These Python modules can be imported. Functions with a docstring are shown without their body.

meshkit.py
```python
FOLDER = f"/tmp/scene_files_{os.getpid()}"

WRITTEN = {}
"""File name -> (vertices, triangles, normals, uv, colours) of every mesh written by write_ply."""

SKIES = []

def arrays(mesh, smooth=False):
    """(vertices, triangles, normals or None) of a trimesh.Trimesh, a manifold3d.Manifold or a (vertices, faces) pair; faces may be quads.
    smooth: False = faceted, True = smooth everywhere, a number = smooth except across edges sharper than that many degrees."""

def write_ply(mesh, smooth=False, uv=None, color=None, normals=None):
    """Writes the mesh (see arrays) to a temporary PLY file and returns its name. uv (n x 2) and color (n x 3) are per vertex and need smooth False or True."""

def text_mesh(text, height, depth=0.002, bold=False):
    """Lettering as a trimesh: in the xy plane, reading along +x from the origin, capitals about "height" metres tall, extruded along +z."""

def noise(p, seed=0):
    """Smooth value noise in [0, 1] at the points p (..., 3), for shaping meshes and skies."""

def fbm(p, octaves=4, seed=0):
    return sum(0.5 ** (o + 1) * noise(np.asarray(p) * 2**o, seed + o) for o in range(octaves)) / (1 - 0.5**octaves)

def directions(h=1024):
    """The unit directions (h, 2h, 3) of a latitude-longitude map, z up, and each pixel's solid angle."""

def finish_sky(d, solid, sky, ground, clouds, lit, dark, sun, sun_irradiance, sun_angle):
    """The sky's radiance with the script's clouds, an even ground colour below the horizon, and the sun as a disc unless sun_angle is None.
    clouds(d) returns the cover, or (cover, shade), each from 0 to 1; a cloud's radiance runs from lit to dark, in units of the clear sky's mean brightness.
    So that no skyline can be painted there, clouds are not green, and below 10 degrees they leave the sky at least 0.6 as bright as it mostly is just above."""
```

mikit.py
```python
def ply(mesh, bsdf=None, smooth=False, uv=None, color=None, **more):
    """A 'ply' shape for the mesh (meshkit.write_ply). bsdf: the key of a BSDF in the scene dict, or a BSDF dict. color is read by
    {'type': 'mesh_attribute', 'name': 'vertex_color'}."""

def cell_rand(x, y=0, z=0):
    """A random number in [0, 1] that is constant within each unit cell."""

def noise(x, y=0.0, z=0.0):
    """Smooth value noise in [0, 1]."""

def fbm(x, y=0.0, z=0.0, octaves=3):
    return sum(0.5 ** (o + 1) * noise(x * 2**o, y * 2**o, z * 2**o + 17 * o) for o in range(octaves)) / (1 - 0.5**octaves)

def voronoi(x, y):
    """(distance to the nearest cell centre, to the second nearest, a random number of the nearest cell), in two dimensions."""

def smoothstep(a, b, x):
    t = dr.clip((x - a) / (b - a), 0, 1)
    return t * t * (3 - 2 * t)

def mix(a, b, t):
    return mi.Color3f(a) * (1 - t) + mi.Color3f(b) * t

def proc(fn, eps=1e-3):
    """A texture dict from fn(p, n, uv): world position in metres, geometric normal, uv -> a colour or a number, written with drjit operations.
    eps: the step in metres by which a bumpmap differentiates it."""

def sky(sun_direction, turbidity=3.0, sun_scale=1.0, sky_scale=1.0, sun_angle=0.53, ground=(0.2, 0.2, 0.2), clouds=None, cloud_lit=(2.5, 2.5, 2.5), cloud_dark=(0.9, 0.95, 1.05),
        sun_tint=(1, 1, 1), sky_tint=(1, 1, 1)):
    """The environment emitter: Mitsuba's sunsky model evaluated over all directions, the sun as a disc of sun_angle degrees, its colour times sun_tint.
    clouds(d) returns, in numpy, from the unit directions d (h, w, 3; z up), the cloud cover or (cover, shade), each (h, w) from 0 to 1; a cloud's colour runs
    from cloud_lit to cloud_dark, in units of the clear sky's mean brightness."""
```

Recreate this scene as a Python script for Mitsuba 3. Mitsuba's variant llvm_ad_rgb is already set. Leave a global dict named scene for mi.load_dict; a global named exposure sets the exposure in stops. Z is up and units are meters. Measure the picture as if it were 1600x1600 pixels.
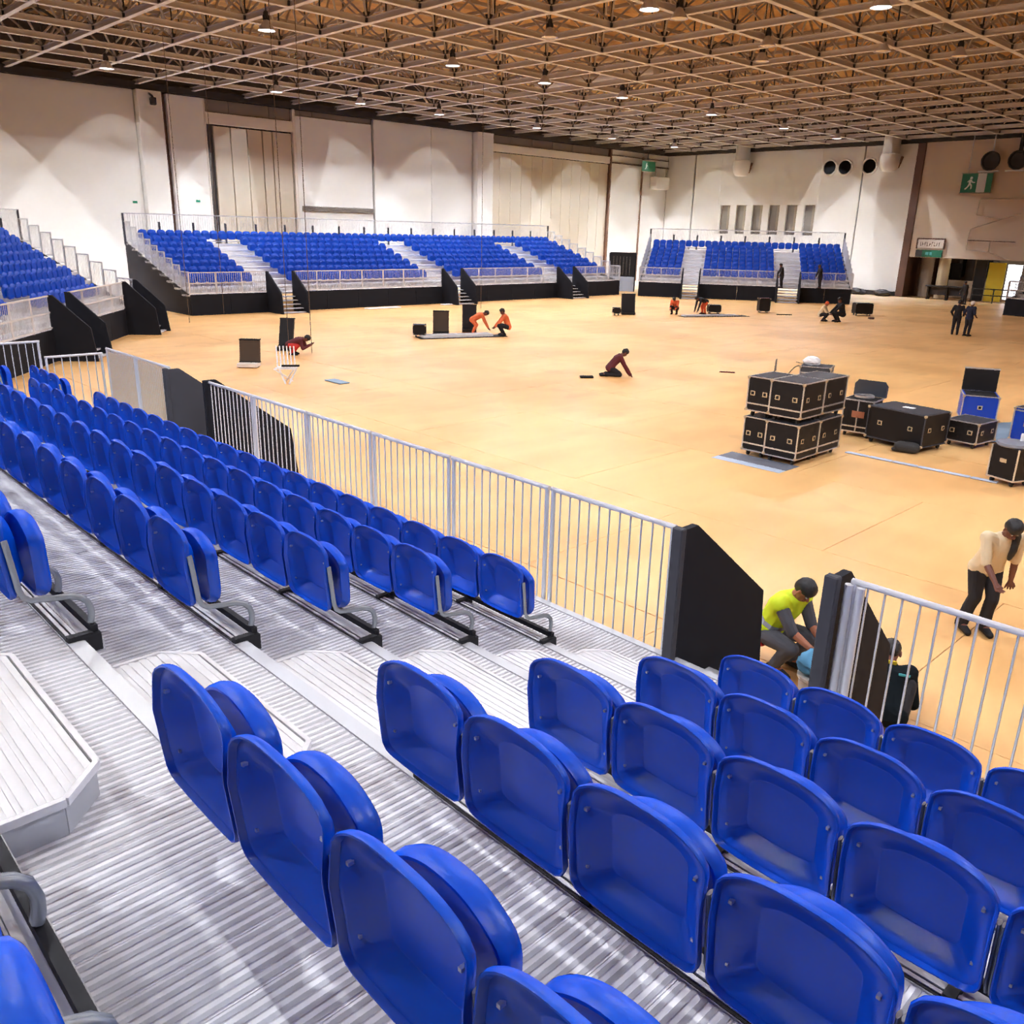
import math
import numpy as np, trimesh, manifold3d as m3, mitsuba as mi, mikit, meshkit
import drjit as dr

T4 = mi.ScalarTransform4f
scene, labels = {}, {}
PI = math.pi

# ------------------------------------------------------------------ camera, light, exposure
exposure = -0.95
CAM_H = 4.3
RIGHT = np.array([0.69021437, 0.72323633, 0.02309394])
DOWN = np.array([0.24263481, -0.20125315, -0.94901292])
FWD = np.array([-0.68171289, 0.66062575, -0.31439012])
cm = np.eye(4)
cm[:3, 0], cm[:3, 1], cm[:3, 2], cm[:3, 3] = -RIGHT, -DOWN, FWD, (0, 0, CAM_H)
scene['camera'] = {'type': 'perspective', 'fov': math.degrees(2 * math.atan(800 / 1327.0)), 'fov_axis': 'x',
                   'near_clip': 0.05, 'far_clip': 500.0, 'to_world': T4(cm)}
LAMP_I = 260.0          # spot intensity of one high bay lamp
LAMP_COL = (0.93, 0.97, 1.07)
LENS_L = 40.0           # radiance of a lamp's lens
CUT, BEAM = 74.0, 66.0
# lit lamps in view, unseen lamps added above the frame to light the near stand, lamps that are off
LIT = [(-44.9, y) for y in (16.6, 25.3, 30.6, 36.4, 45.0, 53.0, 60.8)] + \
      [(-31.5, y) for y in (17.5, 26.3, 32.0, 37.8, 46.0, 54.3, 61.6)] + [(-19.1, 24.0), (-13.6, 28.3)]
ADDED_NEAR = [(-19.0, 5.5), (-8.0, 1.5), (-8.0, 9.5), (-8.0, 18.0), (3.0, 1.5), (3.0, 9.5), (3.0, 18.0), (-30.0, 7.0), (-42.0, 7.0), (3.0, 28.0), (-4.0, -4.5), (-13.0, -4.0)]  # unseen, added for light; last two behind the camera for seat backs and deck
# narrow lamps inside the roof frame beside the walls, which throw the arches of light on them
WASH = [(-51.0, y, 12.3) for y in (11.5, 19.6, 27.4, 34.4, 42.1, 49.8, 58.0, 65.5)] + [(x, 69.0, 12.3) for x in (-47.4, -36.4, -31.7)]
WASH_I = 2900.0
OFF = [(-20.1, 32.7), (-20.1, 26.9), (-25.6, 26.2), (-15.3, 39.2), (-21.9, 35.3), (-17.2, 36.4)]
LAMP_Z = 11.0
for i, (x, y) in enumerate(LIT + ADDED_NEAR):
    k = 1.0 if i < len(LIT) else 1.25 if y < 5 else 1.0
    scene[f'lamp_light_{i:03d}'] = {'type': 'spot', 'to_world': T4().look_at(origin=[x, y, LAMP_Z - 0.12], target=[x, y, 0], up=[0, 1, 0]),
                                  'cutoff_angle': CUT, 'beam_width': BEAM, 'intensity': {'type': 'rgb', 'value': [LAMP_I * k * c for c in LAMP_COL]}}

for i, (x, y, z) in enumerate(WASH):
    scene[f'wash_light_{i:03d}'] = {'type': 'spot', 'to_world': T4().look_at(origin=[x, y, z - 0.12], target=[x, y, 0], up=[0, 1, 0]),
                                  'cutoff_angle': 42.0, 'beam_width': 34.0, 'intensity': {'type': 'rgb', 'value': [WASH_I * c for c in (0.88, 0.97, 1.13)]}}

# ------------------------------------------------------------------ materials
def rgb(r, g, b): return {'type': 'rgb', 'value': [r, g, b]}
def srgb(r, g, b):
    f = lambda c: ((c / 255 + 0.055) / 1.055) ** 2.4 if c > 10 else c / 255 / 12.92
    return rgb(f(r), f(g), f(b))
def mat(name, color, rough=0.6, metal=0.0, spec=0.5, two=True, **k):
    b = {'type': 'principled', 'base_color': color, 'roughness': rough, 'metallic': metal, 'specular': spec, **k}
    scene[name] = {'type': 'twosided', 'bsdf': b} if two else b
    return name
def P3(c): return [float(x) for x in c]

def f_floor(p, n, uv):
    a = mikit.fbm(p.x * 0.35, p.y * 0.35, 0.0, 4)
    b = mikit.fbm(p.x * 2.5 + 7, p.y * 0.5, 3.0, 3)
    c = mikit.mix([0.76, 0.448, 0.182], [0.66, 0.370, 0.138], mikit.smoothstep(0.35, 0.75, a))
    c = c * (0.94 + 0.12 * b)
    s = mikit.smoothstep(0.70, 0.78, mikit.fbm(p.x * 0.9 + 31, p.y * 0.9 + 11, 1.0, 3))
    return c * (1 - 0.07 * s)
mat('m_floor', mikit.proc(f_floor), 0.42, spec=0.35)
mat('m_subfloor', rgb(0.22, 0.13, 0.06), 0.8)
def f_deckroof(p, n, uv):
    a = mikit.fbm(p.x * 1.3, p.y * 1.3, p.z, 4)
    st = mikit.cell_rand(p.x / 0.62, p.y / 2.4, 5)
    return mikit.mix([0.30, 0.165, 0.065], [0.82, 0.52, 0.20], a * 0.7 + st * 0.4)
mat('m_roof', mikit.proc(f_deckroof), 0.85)
mat('m_chord', rgb(0.66, 0.65, 0.66), 0.55, spec=0.4)
mat('m_web', rgb(0.36, 0.33, 0.31), 0.6)
mat('m_black_steel', rgb(0.012, 0.011, 0.012), 0.5)
def f_wall(p, n, uv):
    a = mikit.fbm(p.x * 0.3 + p.y * 0.3, p.z * 0.3, 2.0, 3)
    return mikit.mix([0.80, 0.79, 0.78], [0.74, 0.73, 0.72], a)
mat('m_wall', mikit.proc(f_wall), 0.8, spec=0.2)
mat('m_wall_tan', srgb(206, 186, 166), 0.8, spec=0.2)
mat('m_beige', srgb(198, 184, 164), 0.7, spec=0.25)
mat('m_grey_strip', srgb(120, 112, 104), 0.7)
mat('m_gap', rgb(0.03, 0.026, 0.024), 0.8)
mat('m_brown', srgb(78, 54, 42), 0.6)
def f_blue(p, n, uv):
    a = mikit.fbm(p.x * 6, p.y * 6, p.z * 6, 2)
    return mikit.mix([0.0006, 0.050, 0.42], [0.0006, 0.060, 0.50], a)
mat('m_blue', mikit.proc(f_blue), 0.28, spec=0.4, clearcoat=0.15, clearcoat_gloss=0.92)
mat('m_blue_far', rgb(0.0006, 0.046, 0.38), 0.4, spec=0.35)
def f_alu(p, n, uv):
    a = mikit.fbm(p.x * 9, p.y * 1.5, p.z * 3, 3)
    s = mikit.smoothstep(0.62, 0.75, mikit.fbm(p.x * 3 + 3, p.y * 3, 9.0, 3))
    return mikit.mix([0.70, 0.70, 0.72], [0.84, 0.84, 0.86], a) * (1 - 0.15 * s)
mat('m_deck', mikit.proc(f_alu), 0.42, metal=0.55)
mat('m_groove', rgb(0.30, 0.30, 0.32), 0.6, metal=0.3)
mat('m_step', rgb(0.62, 0.62, 0.64), 0.55)
mat('m_step_side', srgb(176, 178, 182), 0.45, metal=0.5)
mat('m_galv', srgb(214, 216, 220), 0.38, metal=0.3)
mat('m_galv_dull', srgb(192, 194, 198), 0.5, metal=0.2)
mat('m_bracket', srgb(150, 156, 160), 0.4, metal=0.6)
mat('m_mesh_panel', srgb(216, 190, 148), 0.7)
mat('m_front_light', srgb(206, 202, 198), 0.6)
mat('m_black_panel', rgb(0.010, 0.011, 0.015), 0.75, spec=0.15)
mat('m_grey_panel', rgb(0.045, 0.045, 0.052), 0.7, spec=0.2)
mat('m_black', rgb(0.008, 0.008, 0.009), 0.6, spec=0.25)
mat('m_rubber', rgb(0.02, 0.02, 0.02), 0.8)
mat('m_case', rgb(0.0085, 0.0075, 0.008), 0.5, spec=0.22)
mat('m_case_brown', rgb(0.06, 0.040, 0.026), 0.6, spec=0.2)
mat('m_case_top', rgb(0.035, 0.04, 0.05), 0.3)
mat('m_void', rgb(0.002, 0.002, 0.002), 1.0, spec=0.0)
mat('m_case_blue', rgb(0.004, 0.035, 0.33), 0.4)
mat('m_trim', srgb(214, 214, 216), 0.3, metal=0.8)
mat('m_latch', srgb(206, 190, 160), 0.35, metal=0.6)
mat('m_white', rgb(0.78, 0.78, 0.78), 0.6)
mat('m_offwhite', srgb(222, 214, 204), 0.6)
mat('m_tarp', srgb(120, 142, 160), 0.6)
mat('m_strip', srgb(178, 190, 208), 0.45)
mat('m_ramp', srgb(110, 114, 124), 0.5)
mat('m_green', rgb(0.0, 0.105, 0.055), 0.5)
mat('m_yellow', rgb(0.78, 0.56, 0.03), 0.6)
mat('m_orange', rgb(0.62, 0.095, 0.025), 0.75)
mat('m_red', rgb(0.50, 0.02, 0.015), 0.6)
mat('m_darkred', rgb(0.085, 0.010, 0.014), 0.8)
mat('m_hivis', rgb(0.62, 0.80, 0.02), 0.7)
mat('m_reflective', srgb(150, 160, 175), 0.4)
mat('m_jeans', rgb(0.07, 0.22, 0.36), 0.85)
mat('m_grey_trouser', rgb(0.055, 0.055, 0.065), 0.85)
mat('m_cloth_black', rgb(0.010, 0.009, 0.011), 0.9)
mat('m_cloth_navy', rgb(0.010, 0.012, 0.03), 0.9)
mat('m_cloth_teal', rgb(0.005, 0.008, 0.010), 0.9, spec=0.1)
mat('m_teal', rgb(0.06, 0.33, 0.36), 0.8)
mat('m_shirt', srgb(216, 196, 160), 0.85)
mat('m_shirt_orange', rgb(0.72, 0.16, 0.05), 0.8)
mat('m_skin', srgb(150, 92, 66), 0.55)
mat('m_skin_dark', srgb(98, 56, 42), 0.55)
mat('m_hair', rgb(0.008, 0.007, 0.007), 0.6)
mat('m_foyer', srgb(176, 160, 142), 0.8)
mat('m_cream', srgb(226, 206, 170), 0.7)
mat('m_glassgrey', srgb(96, 94, 94), 0.35)
mat('m_lens_off', srgb(236, 226, 206), 0.4)
mat('m_cable', rgb(0.10, 0.065, 0.04), 0.6)
scene['m_bell'] = {'type': 'twosided', 'bsdf': {'type': 'principled', 'base_color': srgb(205, 210, 230), 'roughness': 0.3, 'specular': 0.6}}

# ------------------------------------------------------------------ mesh helpers
class MB:
    def __init__(s): s.v, s.f, s.n = [], [], 0
    def add(s, v, f):
        v = np.asarray(v, float); f = np.asarray(f, int)
        if f.shape[1] == 4: f = np.vstack([f[:, [0, 1, 2]], f[:, [0, 2, 3]]])
        s.v.append(v); s.f.append(f + s.n); s.n += len(v); return s
    def box(s, lo, hi):
        x0, y0, z0 = lo; x1, y1, z1 = hi
        return s.add([[x0, y0, z0], [x1, y0, z0], [x1, y1, z0], [x0, y1, z0], [x0, y0, z1], [x1, y0, z1], [x1, y1, z1], [x0, y1, z1]], BOXF)
    def cbox(s, lo, hi, c=0.01):
        """a box with chamfered edges"""
        lo, hi = np.array(lo, float), np.array(hi, float); c = min(c, *(0.45 * (hi - lo)))
        pts = []
        for sx in (0, 1):
            for sy in (0, 1):
                for sz in (0, 1):
                    k = np.where([sx, sy, sz], hi, lo); d = np.where([sx, sy, sz], -c, c)
                    for a in range(3):
                        q = k + d; q[a] = k[a]; pts.append(q)
        return s.hull(pts)
    def hull(s, pts):
        m = m3.Manifold.hull_points(np.asarray(pts, float)).to_mesh()
        return s.add(np.array(m.vert_properties)[:, :3], np.array(m.tri_verts))
    def bar(s, p0, p1, w, h, up=(0, 0, 1)):
        p0, p1 = np.array(p0, float), np.array(p1, float); d = p1 - p0; d /= np.linalg.norm(d)
        up = np.array(up, float)
        if abs(d @ up) > 0.99: up = np.array([1.0, 0, 0])
        a = np.cross(d, up); a /= np.linalg.norm(a); b = np.cross(a, d)
        q = [p + sa * a * w / 2 + sb * b * h / 2 for p in (p0, p1) for sa, sb in ((-1, -1), (1, -1), (1, 1), (-1, 1))]
        return s.add(q, [[0, 3, 2, 1], [4, 5, 6, 7], [0, 1, 5, 4], [1, 2, 6, 5], [2, 3, 7, 6], [3, 0, 4, 7]])
    def tube(s, pts, r, n=8, flat=None):
        p = np.asarray(pts, float); t = np.gradient(p, axis=0); t /= np.linalg.norm(t, axis=1, keepdims=True) + 1e-12
        ref = np.array([1.0, 0, 0]) if np.abs(t[:, 0]).max() < 0.9 else (np.array([0, 0, 1.0]) if np.abs(t[:, 2]).max() < 0.9 else np.array([0, 1.0, 0]))
        a = np.cross(t, ref); a /= np.linalg.norm(a, axis=1, keepdims=True) + 1e-12
        b = np.cross(t, a); ang = (np.arange(n) + 0.5) * 2 * PI / n
        r = np.broadcast_to(r, (len(p),)); rb = r if flat is None else np.broadcast_to(flat, (len(p),))
        v = p[:, None] + r[:, None, None] * np.cos(ang)[None, :, None] * a[:, None] + rb[:, None, None] * np.sin(ang)[None, :, None] * b[:, None]
        f = []
        for i in range(len(p) - 1):
            for j in range(n):
                k = (j + 1) % n; f.append([i * n + j, (i + 1) * n + j, (i + 1) * n + k, i * n + k])
        s.add(v.reshape(-1, 3), f)
        for e, o in ((0, 1), (len(p) - 1, -1)):
            c = [p[e]] + list(v[e]); ff = [[0, 1 + j, 1 + (j + 1) % n][::o] for j in range(n)]
            s.add(c, ff)
        return s
    def prism(s, poly, f0, f1):
        """polygon (list of 2d) swept between two placing functions f(u,v)->xyz"""
        import shapely.geometry as sg
        from trimesh.creation import triangulate_polygon
        v2, tri = triangulate_polygon(sg.Polygon(poly), engine='earcut') if False else earcut(poly)
        n = len(v2)
        A = np.array([f0(*q) for q in v2]); B = np.array([f1(*q) for q in v2])
        f = [list(t) for t in tri] + [[t[2] + n, t[1] + n, t[0] + n] for t in tri]
        for i in range(n):
            j = (i + 1) % n; f += [[i, i + n, j + n], [i, j + n, j]]
        return s.add(np.vstack([A, B]), f)
    def lathe(s, prof, c=(0, 0, 0), n=20):
        prof = np.asarray(prof, float); ang = np.arange(n) * 2 * PI / n
        v = np.stack([prof[:, None, 0] * np.cos(ang), prof[:, None, 0] * np.sin(ang), np.broadcast_to(prof[:, None, 1], (len(prof), n))], -1).reshape(-1, 3) + np.array(c)
        f = [[i * n + j, i * n + (j + 1) % n, (i + 1) * n + (j + 1) % n, (i + 1) * n + j] for i in range(len(prof) - 1) for j in range(n)]
        return s.add(v, f)
    def get(s): return np.vstack(s.v), np.vstack(s.f)
    def xf(s, M):
        v, f = s.get(); M = np.asarray(M); return (v @ M[:3, :3].T + M[:3, 3], f)
BOXF = [[0, 3, 2, 1], [4, 5, 6, 7], [0, 1, 5, 4], [1, 2, 6, 5], [2, 3, 7, 6], [3, 0, 4, 7]]
def earcut(poly):
    """ear clipping of a simple polygon"""
    p = [tuple(map(float, q)) for q in poly]
    area = sum(p[i][0] * p[(i + 1) % len(p)][1] - p[(i + 1) % len(p)][0] * p[i][1] for i in range(len(p)))
    if area < 0: p = p[::-1]
    idx, tri = list(range(len(p))), []
    cr = lambda a, b, c: (b[0] - a[0]) * (c[1] - a[1]) - (b[1] - a[1]) * (c[0] - a[0])
    guard = 0
    while len(idx) > 3 and guard < 5000:
        guard += 1
        for k in range(len(idx)):
            i, j, l = idx[k - 1], idx[k], idx[(k + 1) % len(idx)]
            if cr(p[i], p[j], p[l]) <= 1e-12: continue
            if any(cr(p[i], p[j], p[q]) >= 0 and cr(p[j], p[l], p[q]) >= 0 and cr(p[l], p[i], p[q]) >= 0 for q in idx if q not in (i, j, l)): continue
            tri.append((i, j, l)); idx.pop(k); break
        else: break
    if len(idx) == 3: tri.append(tuple(idx))
    return np.array(p), tri
def Mx(t=(0, 0, 0), rz=0.0, sc=1.0):
    m = np.eye(4); c, s = math.cos(rz), math.sin(rz); m[:2, :2] = [[c, -s], [s, c]]; m[:3, :3] *= sc; m[:3, 3] = t; return m

used = {}
def key_of(name, parent=None):
    base = f'{parent}__{name}' if parent else name
    n = used.get(base, 0); used[base] = n + 1
    return base if n == 0 else f'{base}_{n:03d}'
def thing(name, label, cat, group=None):
    k = key_of(name); labels[k] = {'label': label, 'category': cat}
    if group: labels[k]['group'] = group
    return k
def put(name, mesh, m, parent=None, smooth=False, M=None, label=None, kind=None):
    k = key_of(name, parent)
    if isinstance(mesh, MB): mesh = mesh.get()
    d = dict(mesh) if isinstance(mesh, dict) else mikit.ply(mesh, m, smooth)
    if M is not None: d['to_world'] = T4(np.asarray(M, float))
    scene[k] = d
    if label: labels.setdefault(k, {})['label'] = label
    if kind: labels.setdefault(k, {})['kind'] = kind
    return k
def struct(name, mesh, m, smooth=False):
    k = put(name, mesh, m, None, smooth); labels[k] = {'kind': 'structure'}; return k
def solo(name, mesh, m, label, cat, smooth=False, group=None, M=None):
    k = put(name, mesh, m, None, smooth, M); labels[k] = {'label': label, 'category': cat}
    if group: labels[k]['group'] = group
    return k
def shape(mesh, m, smooth=False): return mikit.ply(mesh.get() if isinstance(mesh, MB) else mesh, m, smooth)
ORD = ['', 'first', 'second', 'third', 'fourth', 'fifth', 'sixth', 'seventh', 'eighth', 'ninth', 'tenth', 'eleventh', 'twelfth', 'thirteenth',
       'fourteenth', 'fifteenth', 'sixteenth', 'seventeenth', 'eighteenth', 'nineteenth', 'twentieth', 'twenty-first', 'twenty-second', 'twenty-third', 'twenty-fourth']
ONES = ['', 'first', 'second', 'third', 'fourth', 'fifth', 'sixth', 'seventh', 'eighth', 'ninth']
ORD += ['twenty-' + o for o in ONES[5:]]
for tens, plain in (('thirty', 'thirtieth'), ('forty', 'fortieth'), ('fifty', 'fiftieth'), ('sixty', 'sixtieth')): ORD += [plain] + [tens + '-' + o for o in ONES[1:]]
def B(lo, hi): return MB().box(lo, hi)
def CB(lo, hi, c=0.01): return MB().cbox(lo, hi, c)

# ------------------------------------------------------------------ the hall: floor, walls, roof
XL, YF, ZC, XR, YB = -53.0, 71.0, 11.6, 24.0, -14.0
fl = struct('floor', B((XL - 1, YB, -0.3), (XR, YF + 9, -0.012)), 'm_subfloor')
rs = np.random.RandomState(3)
PW, PL = 3.64, 4.86
iy = 0; y = 4.0
while y < YF:
    y1 = min(y + PW, YF); off = (iy % 2) * PL * 0.5; x = XR - off
    while x > XL:
        x0 = max(x - PL, XL)
        h = rs.uniform(-0.004, 0.0)
        g = 0.004
        put('panel', CB((x0 + g, y + g, -0.03), (x - g, y1 - g, h), 0.003), 'm_floor', fl)
        x -= PL
    y += PW; iy += 1

def wallbox(lo, hi): return B(lo, hi)
wl = struct('wall_left', B((XL - 0.5, YB, 0), (XL - 0.35, YF + 0.5, 15)), 'm_gap')
def wl_panel(y0, y1, z0, z1, m='m_wall', x=XL, name='panel', t=0.3):
    return put(name, CB((x - t, y0, z0), (x, y1, z1), 0.02), m, wl)
wl_panel(YB, 20.85, 0, 11.35); wl_panel(20.9, 22.3, 0, 11.35, x=XL + 0.45, t=0.75, name='pillar')
wl_panel(22.75, 24.95, 0, 11.35); wl_panel(22.3, 22.75, 0, 11.35, 'm_brown', x=XL - 0.28, t=0.1)
wl_panel(24.95, 25.05, 0, 11.35, 'm_offwhite', x=XL + 0.02, name='jamb')
wl_panel(25.05, 30.85, 9.98, 10.62, 'm_offwhite', name='lintel', x=XL + 0.05); wl_panel(30.85, 31.05, 0, 11.35, 'm_offwhite', x=XL + 0.05, name='jamb')
for a, b in ((25.05, 26.6), (26.63, 29.3), (29.33, 30.8)): wl_panel(a, b, 10.65, 11.35, 'm_grey_strip', x=XL - 0.15, t=0.1, name='upper_panel')
wl_panel(31.1, 37.0, 0, 11.0, x=XL - 0.05, t=0.2)
for a, b in ((31.1, 32.4), (32.43, 37.0)): wl_panel(a, b, 11.02, 11.35, 'm_grey_strip', x=XL - 0.15, t=0.1, name='upper_panel')
wl_panel(31.3, 37.0, 5.2, 5.55, 'm_grey_strip', x=XL + 0.06, t=0.2, name='vent_slot')
for i in range(3): wl_panel(31.35, 36.95, 5.24 + 0.1 * i, 5.28 + 0.1 * i, 'm_gap', x=XL + 0.075, t=0.05, name='louvre')
wl_panel(37.15, 42.2, 0, 11.35); wl_panel(42.24, 46.2, 0, 11.35); wl_panel(46.3, 47.95, 0, 11.35, x=XL + 0.5, t=0.8, name='pillar')
wl_panel(48.0, 62.4, 10.15, 10.72, 'm_offwhite', name='lintel', x=XL + 0.05)
for i in range(6): wl_panel(48.0 + 2.4 * i, 50.36 + 2.4 * i, 10.75, 11.35, 'm_grey_strip', x=XL - 0.15, t=0.1, name='upper_panel')
wl_panel(62.4, 62.6, 0, 11.35, 'm_brown', x=XL + 0.1, name='post'); wl_panel(62.6, 67.0, 0, 11.35); wl_panel(67.12, YF, 0, 11.35)
wl_panel(62.6, YF, 10.2, 10.32, 'm_gap', x=XL + 0.12, t=0.1, name='cable_tray'); wl_panel(62.6, YF, 10.85, 10.92, 'm_gap', x=XL + 0.12, t=0.1, name='cable_tray')
wl_panel(66.98, 67.14, 0, 11.0, 'm_brown', x=XL + 0.1, name='post')
d1 = struct('door_1', B((XL - 0.34, 25.05, 0), (XL - 0.3, 30.85, 9.98)), 'm_gap')
ys = [25.5, 26.62, 27.72, 28.75, 29.45, 30.82]
for a, b in zip(ys[:-1], ys[1:]): put('leaf', CB((XL - 0.3, a + 0.03, 0), (XL - 0.12, b - 0.03, 9.9), 0.02), 'm_beige', d1)
d2 = struct('door_2', B((XL - 0.34, 48, 0), (XL - 0.3, 62.4, 10.15)), 'm_gap')
for i in range(12): put('leaf', CB((XL - 0.3, 48.02 + 1.196 * i, 0), (XL - 0.12, 48.02 + 1.196 * i + 1.185, 10.1), 0.015), 'm_beige', d2)
struct('trim_1', B((XL - 0.35, YB, 11.37), (XL + 0.25, YF, 11.75)), 'm_black')
# the far wall
wf = struct('wall_far', B((XL - 0.5, YF + 0.35, 0), (-29.4, YF + 0.5, 15)), 'm_gap')
def wf_panel(x0, x1, z0, z1, m='m_wall', y=YF, name='panel', t=0.3): return put(name, CB((x0, y, z0), (x1, y + t, z1), 0.02), m, wf)
wf_panel(XL, -49.95, 0, 11.35); wf_panel(-49.8, -46.95, 0, 11.35)
SL = [-46.7 + 1.66 * i for i in range(6)]
wf_panel(-46.95, -37.3, 0, 4.5); wf_panel(-46.95, -37.3, 6.95, 11.35)
e = [-46.95] + [v for s in SL for v in (s, s + 0.98)] + [-37.3]
for a, b in zip(e[0::2], e[1::2]): wf_panel(a, b, 4.5, 6.95)
for i, s in enumerate(SL):
    w = struct(f'window_{i + 1}', B((s, YF + 0.22, 4.5), (s + 0.98, YF + 0.26, 6.95)), 'm_glassgrey')
    put('sill', CB((s, YF + 0.05, 4.72), (s + 0.98, YF + 0.22, 4.82), 0.01), 'm_wall', w)
    put('reveal', B((s + 0.7, YF + 0.1, 4.9), (s + 0.98, YF + 0.2, 6.95)), 'm_grey_strip', w)
wf_panel(-37.3, -33.75, 0, 11.35); wf_panel(-33.65, -29.55, 0, 11.35)
struct('trim_2', B((XL, YF - 0.25, 11.37), (XR, YF + 0.3, 11.75)), 'm_black')
wf_panel(-29.55, -28.95, 0, 11.35, 'm_brown', y=YF - 0.15, name='column')
struct('baseboard_far', CB((-33.0, YF - 0.06, 0), (-29.6, YF, 0.35), 0.01), 'm_black')
# tan wall with the foyer opening under it
wr = struct('wall_entrance', CB((-28.95, YF - 0.05, 3.05), (XR, YF + 0.4, 11.4), 0.02), 'm_wall_tan')
fy = struct('wall_foyer', B((-29.4, YF + 8.4, 0), (XR, YF + 8.6, 4.0)), 'm_foyer')
struct('ceiling_foyer', B((-29.4, YF + 0.4, 3.3), (XR, YF + 8.6, 3.4)), 'm_foyer')
struct('wall_foyer_side', B((-29.5, YF + 0.4, 0), (-29.4, YF + 8.5, 3.4)), 'm_brown')
struct('wall_right', B((XR, YB, 0), (XR + 0.3, YF + 8.6, 15)), 'm_wall_tan')
struct('wall_back', B((XL - 0.5, YB - 0.3, 0), (XR, YB, 15)), 'm_wall')
# roof: deck, bottom chords, top chords, webs
ce = struct('ceiling', B((XL - 0.5, YB, 14.4), (XR, YF + 0.5, 14.6)), 'm_roof')
MOD = 3.27
cxs = [-13.9 + MOD * k for k in range(-12, 12)]; cxs = [x for x in cxs if XL < x < XR]
cys = [24.3 + MOD * k for k in range(-12, 15)]; cys = [y for y in cys if YB < y < YF]
def chord_mesh(L):    # flanged section along x, dark web between light flanges
    return MB().box((-L / 2, -0.11, 0), (L / 2, 0.11, 0.03)).box((-L / 2, -0.03, 0.03), (L / 2, 0.03, 0.2)).box((-L / 2, -0.09, 0.2), (L / 2, 0.09, 0.23))
cx_mesh = shape(chord_mesh(XR - XL), 'm_chord'); cy_mesh = shape(chord_mesh(YF - YB), 'm_chord')
for y in cys: put('chord', cx_mesh, None, ce, M=Mx(((XL + XR) / 2, y, ZC)))
for x in cxs: put('chord', cy_mesh, None, ce, M=Mx((x, (YF + YB) / 2, ZC + 0.003), PI / 2))
ZT = 13.75
w, t, nd = MB(), MB(), MB()
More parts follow.
